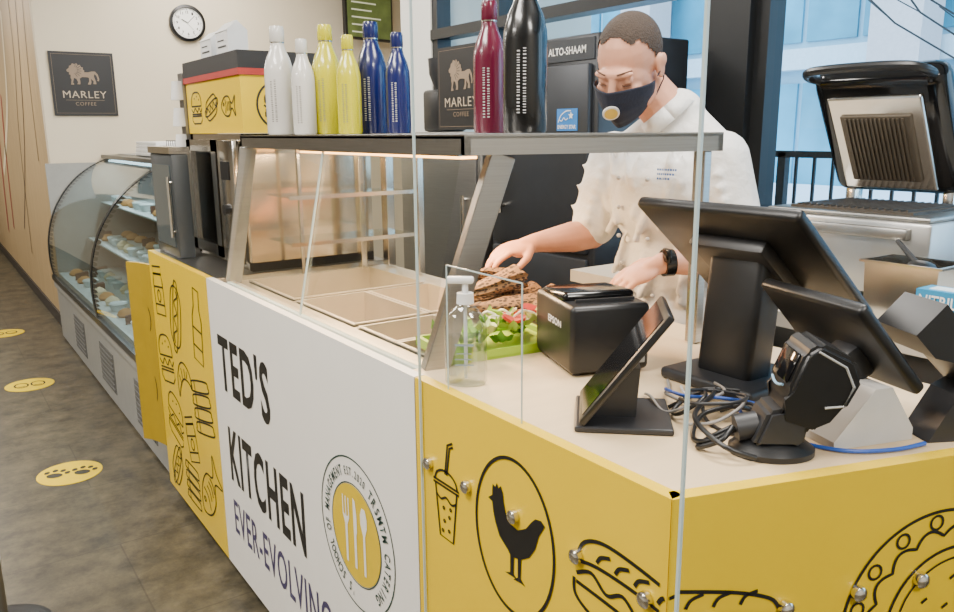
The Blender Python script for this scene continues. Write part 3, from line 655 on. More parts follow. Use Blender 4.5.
poster("coffee_sign","black coffee sign with lion emblem standing behind the bottles",lambda u,v,d:Vector((2.25-d,3.33-u,1.71+v)),.42,.40)
ck=thing("wall_clock","round black rimmed wall clock with white dial on the cream wall","clock",(1.88,6.599,2.34))
RX=Matrix.Rotation(PI/2,3,'X')
m=MB(); m.lathe([(0,0),(.135,0),(.135,.03),(.115,.04),(.112,.02),(0,.02)],rot=RX,n=48); m.obj("rim",PLAS,ck)
m=MB(); m.lathe([(0,.018),(.114,.018),(.114,.024),(0,.024)],rot=RX,n=48); m.obj("dial",M("clock_white",'#e4e3de',.5),ck)
a=Art(lambda u,v:Vector((u,-.0255,v)))
for k in range(60):
    t_=2*PI*k/60; r0=.098 if k%5 else .094; a.line([(r0*math.sin(t_),r0*math.cos(t_)),(.106*math.sin(t_),.106*math.cos(t_))],.0016 if k%5 else .004,sm=False)
a.obj("dial_marks",BLK,ck)
for k in range(1,13):
    t_=2*PI*k/12; s=.017 if k<10 else .026; text(str(k),lambda u,v:Vector((u,-.0255,v)),.08*math.sin(t_)-s*.4,.08*math.cos(t_)-.010,s*.8,.02,BLK,ck,.02,"numeral")
a=Art(lambda u,v:Vector((u,-.028,v))); a.line([(0,0),(-.045,.025)],.006,sm=False); a.line([(0,0),(.055,.055)],.004,sm=False); a.line([(-.01,.01),(.05,-.06)],.0015,sm=False); a.obj("hand",BLK,ck)
mn=thing("menu_screen","hanging digital menu screen with green text and photos","screen",(3.38,6.45,2.52),math.radians(12))
m=MB(); m.bb((-.26,-.02,-.24),(.26,.02,.40)); m.obj("housing",PLAS,mn,smooth=0)
m=MB(); m.bb((-.24,-.024,-.22),(.24,-.0201,.38)); m.obj("display",M("menu_olive",'#5a6a38',.4,emit=.25,var=.4,scale=9),mn,smooth=0)
a=Art(lambda u,v:Vector((u,-.026,v)))
for k in range(8): a.line([(-.2,-.18+k*.06),(.02+.05*(k%3),-.18+k*.06)],.012,sm=False)
a.obj("menu_lines",M("menu_text",'#d7dcc0',.4,emit=.4),mn)
m=MB(); m.cyl((-.2,0,.4),(-.2,0,.58),.01); m.cyl((.2,0,.4),(.2,0,.58),.01); m.obj("hanger",STEELD,mn)
# ------------------------------------------------------------------ back counter, oven, fridge
bc=thing("back_counter","steel back work counter below the windows","counter",(0,0,0))
m=MB(); m.bb((1.86,-.4,.08),(2.68,2.02,.99)); m.obj("cabinet_body",STEELD,bc,smooth=0)
m=MB(); m.bb((1.82,-.42,.99),(2.71,2.04,1.03)); m.obj("top",M("light_stone_top",'#c3baaa',.35),bc,smooth=0)
m=MB(); 
for y in (0,.8,1.6): m.bb((2.0,y,0),(2.6,y+.05,.08))
m.obj("foot",PLAS,bc,smooth=0)
ov=thing("holding_oven","tall black food oven with blue star sticker on its door","oven",(2.15,2.27,0))
m=MB(); m.bb((0,0,.08),(.5,.68,1.86),bevel=.01); m.obj("body",M("oven_black",'#24272c',.35,.2),ov)
OD=M("oven_door",'#34373c',.35,.4)
m=MB(); m.bb((-.025,.03,.15),(-.0005,.65,1.0),bevel=.008); m.obj("door",OD,ov)
m=MB(); m.bb((-.025,.03,1.02),(-.0005,.65,1.75),bevel=.008); d=m.obj("door",OD,ov)
m=MB(); m.cyl((-.05,.56,1.15),(-.05,.56,1.55),.012); m.cyl((-.05,.56,1.18),(-.02,.56,1.18),.008); m.cyl((-.05,.56,1.52),(-.02,.56,1.52),.008); m.obj("handle",STEELP,d)
m=MB(); m.bb((0.02,.02,0),(.06,.06,.08)); m.bb((.44,.02,0),(.48,.06,.08)); m.bb((.02,.62,0),(.06,.66,.08)); m.bb((.44,.62,0),(.48,.66,.08)); m.obj("foot",STEELD,ov,smooth=0)
m=MB(); m.bb((-.006,.02,1.765),(-.0005,.32,1.845)); m.obj("name_strip",M("strip_dark",'#33373d',.4),ov,smooth=0)
text("ALTO-SHAAM",lambda u,v:Vector((-.0075,-u,v)),-.285,1.790,.22,.029,M("white_ink",'#e8e8e6',.5),ov,.01)
m=MB(); m.bb((-.028,.085,1.50),(-.0255,.205,1.585)); k=m.obj("sticker",M("sticker_blue",'#2f76bc',.4),ov,smooth=0)
a=Art(lambda u,v:Vector((-.0295,-u,v))); a.at((-.12,1.558),.016); 
a.fill([(math.cos(PI/2+i*PI/5)*(1 if i%2==0 else .45),math.sin(PI/2+i*PI/5)*(1 if i%2==0 else .45)) for i in range(10)]); a.at((0,0),1); a.line([(-.195,1.533),(-.18,1.558),(-.15,1.575),(-.12,1.577)],.004); a.line([(-.19,1.545),(-.175,1.538),(-.162,1.55),(-.15,1.542),(-.137,1.549)],.0035); a.obj("star_mark",WPL,ov)
text("ENERGY STAR",lambda u,v:Vector((-.0295,-u,v)),-.198,1.508,.107,.015,WPL,ov,.02)
fr=thing("steel_fridge","stainless steel low refrigerator behind the food counter","refrigerator",(2.2,3.1,0))
m=MB(); m.bb((0,0,.08),(.5,.75,1.5),bevel=.008); m.obj("body",STEELD,fr)
m=MB(); m.bb((-.025,.02,.12),(-.0005,.73,1.46),bevel=.006); d=m.obj("door",STEEL,fr)
m=MB(); m.cyl((-.05,.1,.8),(-.05,.1,1.2),.01); m.cyl((-.05,.1,.82),(-.02,.1,.82),.007); m.cyl((-.05,.1,1.18),(-.02,.1,1.18),.007); m.obj("handle",STEELP,d)
m=MB(); m.bb((.05,.05,0),(.45,.7,.08)); m.obj("plinth",PLAS,fr,smooth=0)
cf=thing("coffee_grinder","black coffee grinder with dark hopper on the steel refrigerator","grinder",(2.38,3.70,1.5))
m=MB(); m.bb((-.08,-.1,0),(.08,.1,.22),bevel=.02); m.obj("body",PLAS,cf)
m=MB(); m.lathe([(.05,.22),(.08,.30),(.085,.38),(0,.39)]); m.obj("hopper",PLAS2,cf)
# ------------------------------------------------------------------ contact grill
pg=thing("contact_grill","open contact grill with black ribbed lid on a steel base","grill",(2.1,.98,1.03))
m=MB(); m.box((.2,.25,.130),(.42,.5,.20),bevel=.010); m.obj("base",M("grill_steel",'#b3b2af',.3,.8,var=.05),pg)
m=MB(); m.box((.2,.25,.237),(.40,.48,.014),bevel=.006); m.box((-.02,.25,.2),(.03,.40,.03),bevel=.006); m.obj("drip_tray",STEELD,pg)
for x in (.03,.37):
    for y in (.05,.45): 
        m=MB(); m.cyl((x,y,0),(x,y,.05),.018); m.obj("foot",PLAS,pg)
m=MB(); m.box((.18,.25,.247),(.30,.36,.010))
for k in range(17): m.box((.18,.09+k*.02,.254),(.29,.006,.006))
m.obj("lower_plate",M("cast_iron",'#4a443d',.5,.5),pg,smooth=0)
LID=Matrix.Translation((.36,.295,.265))@Matrix.Rotation(math.radians(-30),4,'Y')
def lidobj(m,n,mt,parent=pg,smooth=35): m.xf(LID); return m.obj(n,mt,parent,smooth=smooth)
m=MB(); m.box((.045,0,.205),(.10,.39,.41),bevel=.045,seg=4); m.box((.095,0,.21),(.04,.31,.31),bevel=.018); lid=lidobj(m,"lid",PLASG)
m=MB(); m.box((-.006,0,.190),(.02,.28,.31),bevel=.006); lidobj(m,"plate_surround",STEELP,lid,0)
m=MB(); m.box((-.018,0,.18),(.014,.21,.22),bevel=.004)
for k in range(14): m.box((-.027,-.084+k*.013,.18),(.007,.005,.205))
lidobj(m,"ribbed_plate",M("hot_plate",'#5d554a',.5,.5),lid,0)
m=MB(); m.tube([Vector(p) for p in cr([(.04,-.15,.37),(-.015,-.175,.415),(-.055,-.14,.455),(-.065,0,.465),(-.055,.14,.455),(-.015,.175,.415),(.04,.15,.37)])],.013,n=10); lidobj(m,"handle",PLAS,lid)
for y in (.14,.44):
    m=MB(); m.box((.385,y,.255),(.05,.035,.10),bevel=.008); m.obj("hinge",STEELP,pg)
def openpan(name,label,loc,w,d,h,grp=None):
    e=thing(name,label,"food pan",loc,0,grp); m=MB()
    A=[(-w/2,-d/2),(w/2,-d/2),(w/2,d/2),(-w/2,d/2)]
    S=lambda k:[(x*k,y*k) for x,y in A]
    rows=[]
    for P_,z in ((S(.84),0),(S(.9),h),(S(1.0),h),(S(1.0),h-.006)): rows.append([(p[0],p[1],z) for p in P_]+[(P_[0][0],P_[0][1],z)])
    m.sheet(rows); m.face([(p[0],p[1],0) for p in S(.84)])
    m.obj("pan_body",STEELP,e,smooth=0); return e
openpan("hotel_pan","deep stainless steel pan holding dark utensils on the back counter",(1.99,.965,1.03),.15,.20,.15)
m=MB(); m.ell((0,0,0),(.05,.028,.012)); m.cyl((.03,0,0),(.12,.02,.045),.008,.006,n=10); tag(m.obj("serving_spoon",PLAS,loc=(1.975,.94,1.172),rot=(0,0,.8)),"black serving spoon resting in the steel pan","spoon")
gb=thing("glove_box","teal blue cardboard box of disposable gloves","glove box",(1.825,.765,1.03),0)
m=MB(); m.bb((0,0,0),(.07,.11,.115)); m.obj("carton",M("glove_blue",'#1f86b4',.5),gb,smooth=0)
m=MB(); m.bb((.015,.02,.115),(.055,.09,.1165)); m.obj("glove_opening",M("glove_white",'#c9dbe4',.5),gb,smooth=0)
text("NITRILE",lambda u,v:Vector((-.0015,.11-u,v)),.008,.078,.094,.026,MATS["white_ink"],gb,.02)
text("NITRILE",lambda u,v:Vector((u,-.0015,v)),.006,.078,.058,.02,MATS["white_ink"],gb,.02)
# ------------------------------------------------------------------ receipt printer
ZT=1.0485
rp_=thing("receipt_printer","black box shaped receipt printer on the pale worktop","printer",(.952,1.062,ZT),math.radians(-20))
m=MB(); m.box((.08,.10,.07),(.16,.2,.13),bevel=.010,seg=3); m.obj("body",PLAS,rp_)
m=MB(); m.box((.08,.12,.136),(.148,.13,.022),rot=(math.radians(-4),0,0),bevel=.010,seg=3); m.obj("cover",PLASG,rp_)
m=MB(); m.bb((.02,.03,.136),(.14,.034,.142)); m.obj("paper_slot",PLAS2,rp_,smooth=0)
m=MB(); m.bb((.135,-.003,.02),(.15,.0,.05),bevel=.002); m.obj("feed_button",GREYM,rp_)
text("EPSON",lambda u,v:Vector((-.0012,.2-u,v)),.08,.085,.07,.014,MATS["white_ink"],rp_,.02)
m=MB()
for x in (.02,.14):
    for y in (.02,.18): m.cyl((x,y,0),(x,y,.006),.008)
m.obj("rubber_foot",PLAS2,rp_)
# ------------------------------------------------------------------ tilted customer tablet
tb=thing("customer_display_tablet","thin black tablet leaning on a small angled stand","tablet",(.783,.848,ZT),math.radians(47))
TL=Matrix.Translation((0,0,.012))@Matrix.Rotation(math.radians(37),4,'X')
def tobj(m,n,mt,par=tb,s=35): m.xf(TL); return m.obj(n,mt,par,smooth=s)
m=MB(); m.box((.075,0,.108),(.15,.012,.216),bevel=.004); tb_b=tobj(m,"tablet_body",PLAS)
m=MB(); m.bb((.01,.0062,.012),(.14,.0072,.204)); tobj(m,"screen",SCR,tb_b,0)
m=MB(); m.bb((0,-.14,0),(.15,.01,.010),bevel=.003); m.prism([(.05,-.085,.01),(.05,-.01,.01),(.05,-.075,.09),(.05,-.09,.09)],(.05,0,0)); m.obj("stand",PLAS2,tb,smooth=0)
# ------------------------------------------------------------------ POS monitor
pm=thing("pos_monitor","large black touch screen till monitor seen from behind","monitor",(1.185,.87,ZT),0)
top=Vector((-.085,0.01,.325)); bot=Vector((.155,.01,.13)); d=(top-bot).normalized(); mid=(top+bot)/2
rot=Matrix(((d.z,0,d.x),(0,1,0),(-d.x,0,d.z)))
m=MB(); m.box(mid,(.022,.34,(top-bot).length),rot=rot,bevel=.008,seg=3); hs=m.obj("screen_housing",PLAS,pm)
m=MB(); m.box(mid+rot@Vector((.0115,0,0)),(.002,.31,(top-bot).length-.03),rot=rot); m.obj("screen",SCR,hs,smooth=0)
m=MB(); m.box(mid+rot@Vector((-.022,0,0)),(.03,.16,.16),rot=rot,bevel=.01); m.obj("rear_cover",PLAS2,hs)
m=MB(); m.box((.0,0,.13),(.07,.115,.24),rot=(0,math.radians(6),0),bevel=.012,seg=3); m.obj("column",PLAS,pm)
m=MB(); m.box((0,0,.011),(.19,.20,.022),bevel=.008,seg=3); m.obj("base",PLAS2,pm)
# ------------------------------------------------------------------ scanner with stand
bs=thing("barcode_scanner","broad black barcode scanner sitting upright in its cradle","scanner",(.955,.635,ZT),math.radians(-38))
m=MB(); m.lathe([(0,0),(.060,0),(.060,.008),(.050,.016),(.040,.022),(0,.024)],n=36,sy=.8); m.obj("stand_base",PLAS,bs)
m=MB(); m.prism([(-.036,-.034,.018),(.034,-.034,.018),(.044,-.034,.082),(-.016,-.034,.070)],(0,.068,0)); m.cyl((-.052,0,.034),(-.022,0,.040),.020,.020); bmesh.ops.bevel(m.bm,geom=[e for e in m.bm.edges if e.calc_length()>.05],offset=.006,segments=2,affect='EDGES'); m.obj("cradle",PLAS2,bs)
RS=Matrix.Translation((.018,0,.048))@Matrix.Rotation(math.radians(22),4,'Y')
pro=[(-.022,.0),(-.026,.034),(-.034,.046),(-.036,.104),(-.022,.124),(.030,.120),(.052,.098),(.050,.050),(.034,.030),(.030,.0)]
m=MB(); m.prism([(x,-.045 if z>.03 else -.034,z) for x,z in pro],(0,.09,0))
for v in m.bm.verts:
    if v.co.y>0 and v.co.z<=.03: v.co.y=.034
bmesh.ops.bevel(m.bm,geom=m.bm.edges[:],offset=.007,segments=3,affect='EDGES'); m.xf(RS); bd=m.obj("scanner_body",PLAS,bs)
m=MB(); m.box((-.0368,0,.076),(.004,.062,.044),bevel=.0018); m.xf(RS); m.obj("scan_window",SCR,bd)
m=MB(); m.tube([(-.037,-.022+.044*t_/10,.049-.005*math.sin(t_/10*PI)) for t_ in range(11)],.002,n=8); m.xf(RS); m.obj("led_reflection_strip",M("led_reflection_blue",'#86acc8',.3),bd)  # pale blue crescent paints an LED reflection onto the scanner
m=MB(); m.tube([(-.022,-.0455,.112),(.02,-.0462,.106),(.042,-.0462,.085),(.042,-.0462,.056),(.02,-.0455,.044)],.0018,n=6); m.xf(RS); m.obj("seam_trim",GREYM,bd)
# ------------------------------------------------------------------ right-hand tablet till on white wedge stand
ts=thing("tablet_till","tilted dark tablet on a white wedge shaped stand","tablet",(1.105,.610,ZT),math.radians(-18))
m=MB(); m.prism([(-.065,-.05,0),(.075,-.05,0),(.075,-.05,.018),(.03,-.05,.085),(.0,-.05,.085),(-.065,-.05,.012)],(0,.10,0)); m.obj("wedge_stand",M("light_grey_plastic",'#c0beba',.35),ts,smooth=0)
RT=Matrix.Translation((.01,.035,.145))@Matrix.Rotation(math.radians(-42),4,'Y')
m=MB(); m.box((0,.01,0),(.02,.22,.18),bevel=.007,seg=3); m.xf(RT); t1=m.obj("tablet_body",PLAS,ts)
m=MB(); m.box((.0105,.01,0),(.002,.20,.16)); m.xf(RT); m.obj("screen",SCR,t1,smooth=0)
m=MB(); m.box((.015,.02,.11),(.04,.05,.06),rot=(0,-.5,0),bevel=.01); m.obj("swivel",PLAS2,ts)
pt=thing("payment_terminal","black card payment terminal tilted in its cradle","payment terminal",(1.205,.530,ZT),math.radians(-28))
m=MB(); m.prism([(-.03,-.03,0),(.09,-.03,0),(.09,-.03,.03),(.05,-.03,.09),(.01,-.03,.07)],(0,.06,0)); m.obj("cradle",PLAS2,pt,smooth=0)
RP=Matrix.Translation((.022,0,.118))@Matrix.Rotation(math.radians(-46),4,'Y')
m=MB(); m.box((0,0,0),(.038,.086,.20),bevel=.006,seg=2); m.prism([(-.019,-.046,.03),(.022,-.046,.045),(.026,-.046,.108),(-.034,-.046,.108),(-.036,-.046,.06)],(0,.092,0)); m.xf(RP); tbod=m.obj("terminal_body",PLAS,pt,smooth=30)
m=MB(); m.box((.0205,0,.01),(.002,.06,.05)); m.xf(RP); m.obj("screen",SCR,tbod,smooth=0)
m=MB()
for i in range(3):
    for j in range(4): m.box((.0205,-.022+i*.022,-.035-j*.014),(.004,.016,.009),bevel=.0015)
m.xf(RP); m.obj("keypad",GREYM,tbod,smooth=0)
# ------------------------------------------------------------------ cables
def cable(pts,r,mat,lab):
    m=MB(); m.tube(cr([Vector(p) for p in pts],k=7),r,n=8); tag(m.obj("cable",mat,smooth=60),lab,"cable","cables on the worktop")
z=ZT+.004
cable([(1.05,.86,z),(1.0,.80,z+.02),(.97,.76,z),(.96,.70,z),(1.0,.68,z+.012),(1.02,.72,z+.03),(1.0,.76,z+.01)],.003,PLAS2,"thin black cable coiled on the worktop")
cable([(1.07,.78,z),(1.03,.74,z+.004),(1.0,.70,z+.02),(1.01,.64,z),(1.03,.57,z),(1.09,.53,z),(1.15,.515,z)],.0032,BLUEC,"blue network cable lying between the devices")
cable([(1.07,.9,z),(1.02,.84,z+.01),(1.03,.78,z+.02),(1.07,.74,z+.006),(1.08,.72,z)],.0025,WPL,"thin white cable lying on the worktop")
cable([(.915,.665,z+.03),(.885,.69,z+.01),(.90,.73,z),(.95,.755,z+.016),(1.01,.745,z+.02),(1.07,.75,z)],.004,PLAS,"black coiled scanner cable on the worktop")
cable([(.905,.665,z+.035),(.880,.665,z+.02),(.875,.70,z),(.93,.715,z),(1.0,.70,z+.015),(1.04,.70,z)],.004,PLAS,"black scanner cable looping beside its stand")
cable([(1.08,.94,z),(1.04,.90,z),(1.0,.87,z+.008),(1.02,.82,z),(1.07,.80,z+.02),(1.08,.76,z)],.003,M("grey_cable",'#8a8580',.5),"grey cable lying behind the tablet")
cable([(.97,.84,z),(1.0,.80,z+.03),(.97,.77,z+.035),(.94,.79,z+.01),(.96,.82,z+.004),(1.01,.81,z+.03),(1.06,.77,z+.03)],.0035,PLAS,"black cable looped in the tangle")
cable([(1.03,.90,z+.004),(.99,.86,z+.02),(.98,.81,z+.025),(1.0,.77,z+.03),(1.05,.73,z+.02),(1.05,.69,z+.01)],.003,BLUEC,"blue cable rising out of the tangle")
cable([(.93,.77,z),(.95,.73,z+.012),(1.0,.72,z+.03),(1.04,.75,z+.03),(1.05,.80,z+.025)],.0028,MATS["grey_cable"],"grey cable crossing the tangle")
cable([(.90,.62,z+.004),(.87,.65,z+.018),(.885,.71,z+.03),(.93,.75,z+.03),(.99,.77,z+.035),(1.04,.80,z+.03)],.0038,PLAS,"black cable arching over the scanner stand")
cable([(.95,.80,z+.03),(.93,.75,z+.04),(.97,.71,z+.045),(1.02,.73,z+.04),(1.01,.79,z+.035),(.96,.79,z+.045)],.003,PLAS2,"thin black cable coiled on the worktop")
cable([(.99,.91,z),(.96,.87,z+.012),(.94,.82,z+.004),(.97,.79,z+.02),(1.02,.77,z+.035),(1.06,.82,z+.03)],.0026,MATS["grey_cable"],"grey cable crossing the tangle")
# ------------------------------------------------------------------ sanitiser bottle
sb=thing("hand_sanitizer_bottle","clear plastic hand sanitiser bottle with white pump","bottle",(.780,1.155,ZT),math.radians(-40)); sb.scale=(1.14,1.14,1.06)
CL=GLASS("clear_bottle",'#f2f6f7',.14,.7,.05)
m=MB(); m.lathe([(0,0),(.031,0),(.034,.006),(.034,.10),(.031,.118),(.018,.135),(.012,.140),(.012,.148)],sy=.68,n=32); m.obj("bottle_body",CL,sb,smooth=60)
m=MB(); m.lathe([(0,.004),(.030,.004),(.031,.01),(.031,.085),(0,.085)],sy=.66,n=28); m.obj("gel",GLASS("gel",'#f4f7f8',.08,.3,.1),sb,smooth=50)
m=MB(); m.cyl((0,0,.142),(0,0,.160),.014,.013); m.cyl((0,0,.16),(0,0,.178),.005); m.box((-.008,0,.182),(.044,.016,.012),bevel=.004); m.cyl((0,0,.01),(0,0,.14),.003); m.obj("pump",WPL,sb)
a=Art(lambda u,v:Vector((u,-.0238,v))); 
a.line([(-.015,.04),(.015,.04)],.0025,sm=False); a.line([(-.015,.05),(.012,.05)],.0018,sm=False); a.line([(-.012,.06),(.012,.06)],.0018,sm=False); a.line([(-.015,.075),(.015,.075)],.004,sm=False)
a.obj("label_print",M("label_grey",'#8796a0',.5),sb)
# ------------------------------------------------------------------ food
GR=[M("lettuce_green",'#a9cc4a',.55,var=.3,scale=40),M("leaf_dark",'#74a436',.55,var=.3,scale=40),M("onion_white",'#e9e2c8',.5),M("tomato_red",'#b03020',.35),M("lettuce_pale",'#cfdc8a',.55,var=.2,scale=40)]
tray=thing("food_tray","bright green plastic tray holding cut lettuce beside the pans","tray",(.97,1.335,1.0485),math.radians(-8))
m=MB(); m.bb((-.14,-.09,0),(.14,.09,.008),bevel=.003); m.bb((-.14,-.09,0),(-.13,.09,.02)); m.bb((.13,-.09,0),(.14,.09,.02)); m.bb((-.14,-.09,0),(.14,-.082,.02)); m.bb((-.14,.082,0),(.14,.09,.02)); m.obj("tray_body",M("lime_plastic",'#9bbd2a',.4),tray,smooth=0)
def leaf(x,y,z,s,mat,lab,nm,cat):
    rg2=random.Random(int(x*1e4+y*1e3)); m=MB(); rows=[]
    for i in range(9):
        r=[]
        for j in range(9):
            u=(i/8-.5)*2; v=(j/8-.5)*2; k=math.sqrt(max(0,1-.35*u*u*v*v))
            zz=.35*(u*u+v*v)*s+math.sin(u*6+rg2.random()*.8)*.10*s+math.cos(v*7)*.10*s
            r.append((u*s*k,v*s*k*.8,zz))
        rows.append(r)
    m.sheet(rows); o=m.obj(nm,mat,smooth=80,loc=(x,y,z+.1*s),rot=(rg2.random()*.5-.25,rg2.random()*.5-.25,rg2.random()*3)); tag(o,lab,cat,"salad on the tray")
rg=random.Random(21)
for i in range(22): leaf(.86+rg.random()*.22,1.275+rg.random()*.12,1.062+rg.random()*.035,.024+rg.random()*.012,GR[(0,4,1)[i%3]],"ruffled green lettuce leaf on the tray","lettuce_leaf","lettuce")
for i in range(9):
    m=MB(); m.cyl((0,0,0),(0,0,.006),.018,n=20); tag(m.obj("tomato_slice",GR[3],loc=(.98+rg.random()*.11,1.27+rg.random()*.08,1.10+i*.002),rot=(rg.random()*.8-.4,rg.random()*.8-.4,0)),"red tomato slice among the salad","tomato slice","salad on the tray")
for i in range(9):
    m=MB(); m.tube([(math.cos(t_*.35)*.018,math.sin(t_*.35)*.018,math.sin(t_)*.002) for t_ in range(12)],.0028,n=6); tag(m.obj("onion_strip",GR[2],loc=(.97+rg.random()*.1,1.30+rg.random()*.07,1.10+rg.random()*.015),rot=(rg.random(),rg.random(),rg.random()*3)),"curved white onion strip among the salad","onion strip","salad on the tray")
kraft=bpy.data.materials.new("printed_kraft_paper"); kraft.use_nodes=True; nt=kraft.node_tree; b=nt.nodes["Principled BSDF"]; b.inputs["Roughness"].default_value=.8
tc=nt.nodes.new("ShaderNodeTexCoord"); mp=nt.nodes.new("ShaderNodeMapping"); mp.inputs["Scale"].default_value=(90,160,160); vo=nt.nodes.new("ShaderNodeTexVoronoi"); vo.inputs["Scale"].default_value=1; rp=nt.nodes.new("ShaderNodeValToRGB")
rp.color_ramp.interpolation='CONSTANT'; rp.color_ramp.elements[0].color=lin('#2f2119'); rp.color_ramp.elements[1].position=.46; rp.color_ramp.elements[1].color=lin('#80603f')
nt.links.new(tc.outputs["Object"],mp.inputs[0]); nt.links.new(mp.outputs[0],vo.inputs["Vector"]); nt.links.new(vo.outputs["Distance"],rp.inputs[0]); nt.links.new(rp.outputs[0],b.inputs["Base Color"])
for i,(x,y,z,rz,ry) in enumerate([(1.19,1.67,1.085,.5,0),(1.22,1.58,1.085,.1,0),(1.15,1.50,1.085,-.4,0),(1.20,1.63,1.132,.25,.25),(1.14,1.56,1.128,-.1,-.2),(1.24,1.47,1.09,.6,0)]):
    w=thing("wrapped_sandwich","sandwich wrapped in printed brown paper in the food well","sandwich",(x,y,z),rz,"wrapped sandwiches")
    R_=Matrix.Rotation(PI/2+ry,3,'Y')
    m=MB(); n=14; rings=[]
    for r,zz in [(.004,-.10),(.012,-.09),(.020,-.06),(.028,-.02),(.032,.03),(.038,.075)]:
        rings.append([m.bm.verts.new(R_@Vector((r*(1+.18*math.sin(k*2.7+zz*60))*math.cos(2*PI*k/n)*.75,r*(1+.18*math.sin(k*1.9+i))*math.sin(2*PI*k/n),zz+.012*math.sin(k*2.1)))) for k in range(n)])
    for A_,B_ in zip(rings,rings[1:]):
        for k in range(n): m.bm.faces.new((A_[k],A_[(k+1)%n],B_[(k+1)%n],B_[k]))
    m.bm.faces.new(rings[0][::-1]); m.obj("paper_wrap",kraft,w,smooth=18)
    m=MB(); m.lathe([(.0,.03),(.022,.035),(.023,.055),(.018,.068),(0,.072)],rot=R_,n=18,sx=.8); m.obj("bread_end",cols[0],w)
# ------------------------------------------------------------------ chef
ROOT=Vector((1.64,1.42,0))
chef=tag(bpy.data.objects.new("person",None),"cook in white jacket and navy mask reaching to wrapped food","person"); chef.location=ROOT; COL.objects.link(chef)
def V(*a): return Vector(a)
HS=.97
HC=V(1.495,1.472,1.655)
RH=Matrix.Rotation(math.radians(-72),3,'Z')@Matrix.Rotation(math.radians(31),3,'X')@Matrix.Rotation(math.radians(4),3,'Y')
hp=lambda x,y,z: HC+RH@Vector((x,y,z))*HS
B=MB()
def he(x,y,z,r): B.ell(hp(x,y,z),tuple(k*HS for k in r),RH)
he(0,.02,.035,(.077,.098,.090)); he(0,-.025,-.02,(.066,.070,.090)); he(0,-.045,-.078,(.042,.042,.038))
he(0,-.082,.024,(.054,.018,.013))
for s_ in (-1,1):
    he(s_*.041,-.068,-.026,(.022,.020,.020)); he(s_*.048,-.02,-.06,(.026,.046,.033))
    he(s_*.080,.015,-.005,(.009,.020,.032)); he(s_*.086,.022,.01,(.008,.016,.018))
    he(s_*.032,-.080,.005,(.015,.011,.010))
B.cap(hp(0,-.093,.012),hp(0,-.112,-.024),.009,.012); he(0,-.102,-.030,(.016,.012,.010))
he(0,-.090,-.062,(.024,.012,.012))
NB=V(1.61,1.43,1.53)
B.cap(hp(0,.035,-.05),NB,.056,.062)
B.cap(V(1.61,1.60,1.43),V(1.63,1.31,1.44),.056,.056)
B.ell(V(1.62,1.44,1.34),(.110,.16,.17)); B.ell(V(1.645,1.44,1.15),(.10,.14,.16)); B.ell(V(1.66,1.43,1.0),(.12,.155,.12))
for y in (1.34,1.51):
    B.cap(V(1.66,y,.93),V(1.65,y,.50),.085,.058); B.cap(V(1.65,y,.50),V(1.68,y,.10),.056,.038); B.cap(V(1.69,y,.05),V(1.54,y,.035),.04,.035)
SR,ER,WR=V(1.60,1.62,1.43),V(1.545,1.645,1.215),V(1.345,1.655,1.205)
SL,EL,WL=V(1.63,1.28,1.43),V(1.64,1.21,1.19),V(1.455,1.300,1.185)
for S_,E_,W_ in ((SR,ER,WR),(SL,EL,WL)):
    B.cap(S_,E_,.052,.043); B.cap(E_,E_.lerp(W_,.35),.042,.043); B.cap(E_.lerp(W_,.35),W_,.043,.026)
def hand(W_,d,nrm,side,curl,spread=.10):
    d=d.normalized(); nrm=(nrm-d*nrm.dot(d)).normalized(); sd=d.cross(nrm)*side
    R=Matrix((sd,d,nrm)).transposed()
    B.cap(W_,W_+d*.03,.026,.022); B.ell(W_+d*.052,(.040,.050,.015),R); B.ell(W_+d*.045+sd*.022-nrm*.006,(.018,.030,.015),R)
    for i,(off,L) in enumerate([(.030,.072),(.0105,.082),(-.0095,.075),(-.029,.058)]):
        p=W_+d*(.088-abs(off-.005)*.25)+sd*off; ang=curl[0]*(1+.08*i); dd=(d+sd*off*spread*18).normalized()
        r=.0088 if i<3 else .0076
        for k,fr_ in enumerate((.42,.32,.26)):
            dirn=(dd*math.cos(ang)-nrm*math.sin(ang)).normalized(); q2=p+dirn*L*fr_; B.cap(p,q2,r,r*.93,n=10); r*=.93; p=q2; ang+=curl[1]
    p=W_+d*.022+sd*.026-nrm*.004; a1=(d*.55+sd*.75-nrm*.3).normalized(); q2=p+a1*.035; B.cap(p,q2,.0135,.011,n=10)
    a2=(d*.85+sd*.35-nrm*.4).normalized(); q3=q2+a2*.03; B.cap(q2,q3,.011,.0095,n=10); a3=(d*.9+sd*.05-nrm*.45).normalized(); B.cap(q3,q3+a3*.022,.0095,.008,n=10)
hand(WR,V(-.9,.32,-.18),V(-.2,-.15,1),-1,(.35,.35))
hand(WL,V(-.75,.6,-.45),V(-.45,-.3,1),1,(.3,.35))
body=remesh(B,"body",SKIN,chef,.0042,2,ROOT)
HAIR=M("hair_dark",'#3a2f27',.9,var=.35,scale=220,bump=.8)
BROW=M("brow_brown",'#5b4232',.9,var=.3,scale=300,bump=.5)
for s_ in (-1,1):
    m=MB(); m.tube([hp(s_*(.022+.022*t_),-.0905+.006*t_*t_,-.0035-.0025*math.sin(t_*PI))-ROOT for t_ in [0,.25,.5,.75,1]],.0011,n=6); m.obj("eyelash",BROW,chef)
    m=MB(); m.tube([hp(s_*(.016+.032*t_),-.0985+.018*t_*t_*1.2,.028+.004*math.sin(t_*PI*.8))-ROOT for t_ in [0,.25,.5,.75,1]],.0020,n=6); m.obj("eyebrow",BROW,chef)
Hm=MB(); Hm.ell(hp(0,.022,.038),tuple(k*HS for k in(.0790,.0990,.0912)),RH,u=64,v=48)
RI=RH.inverted(); geo=[]
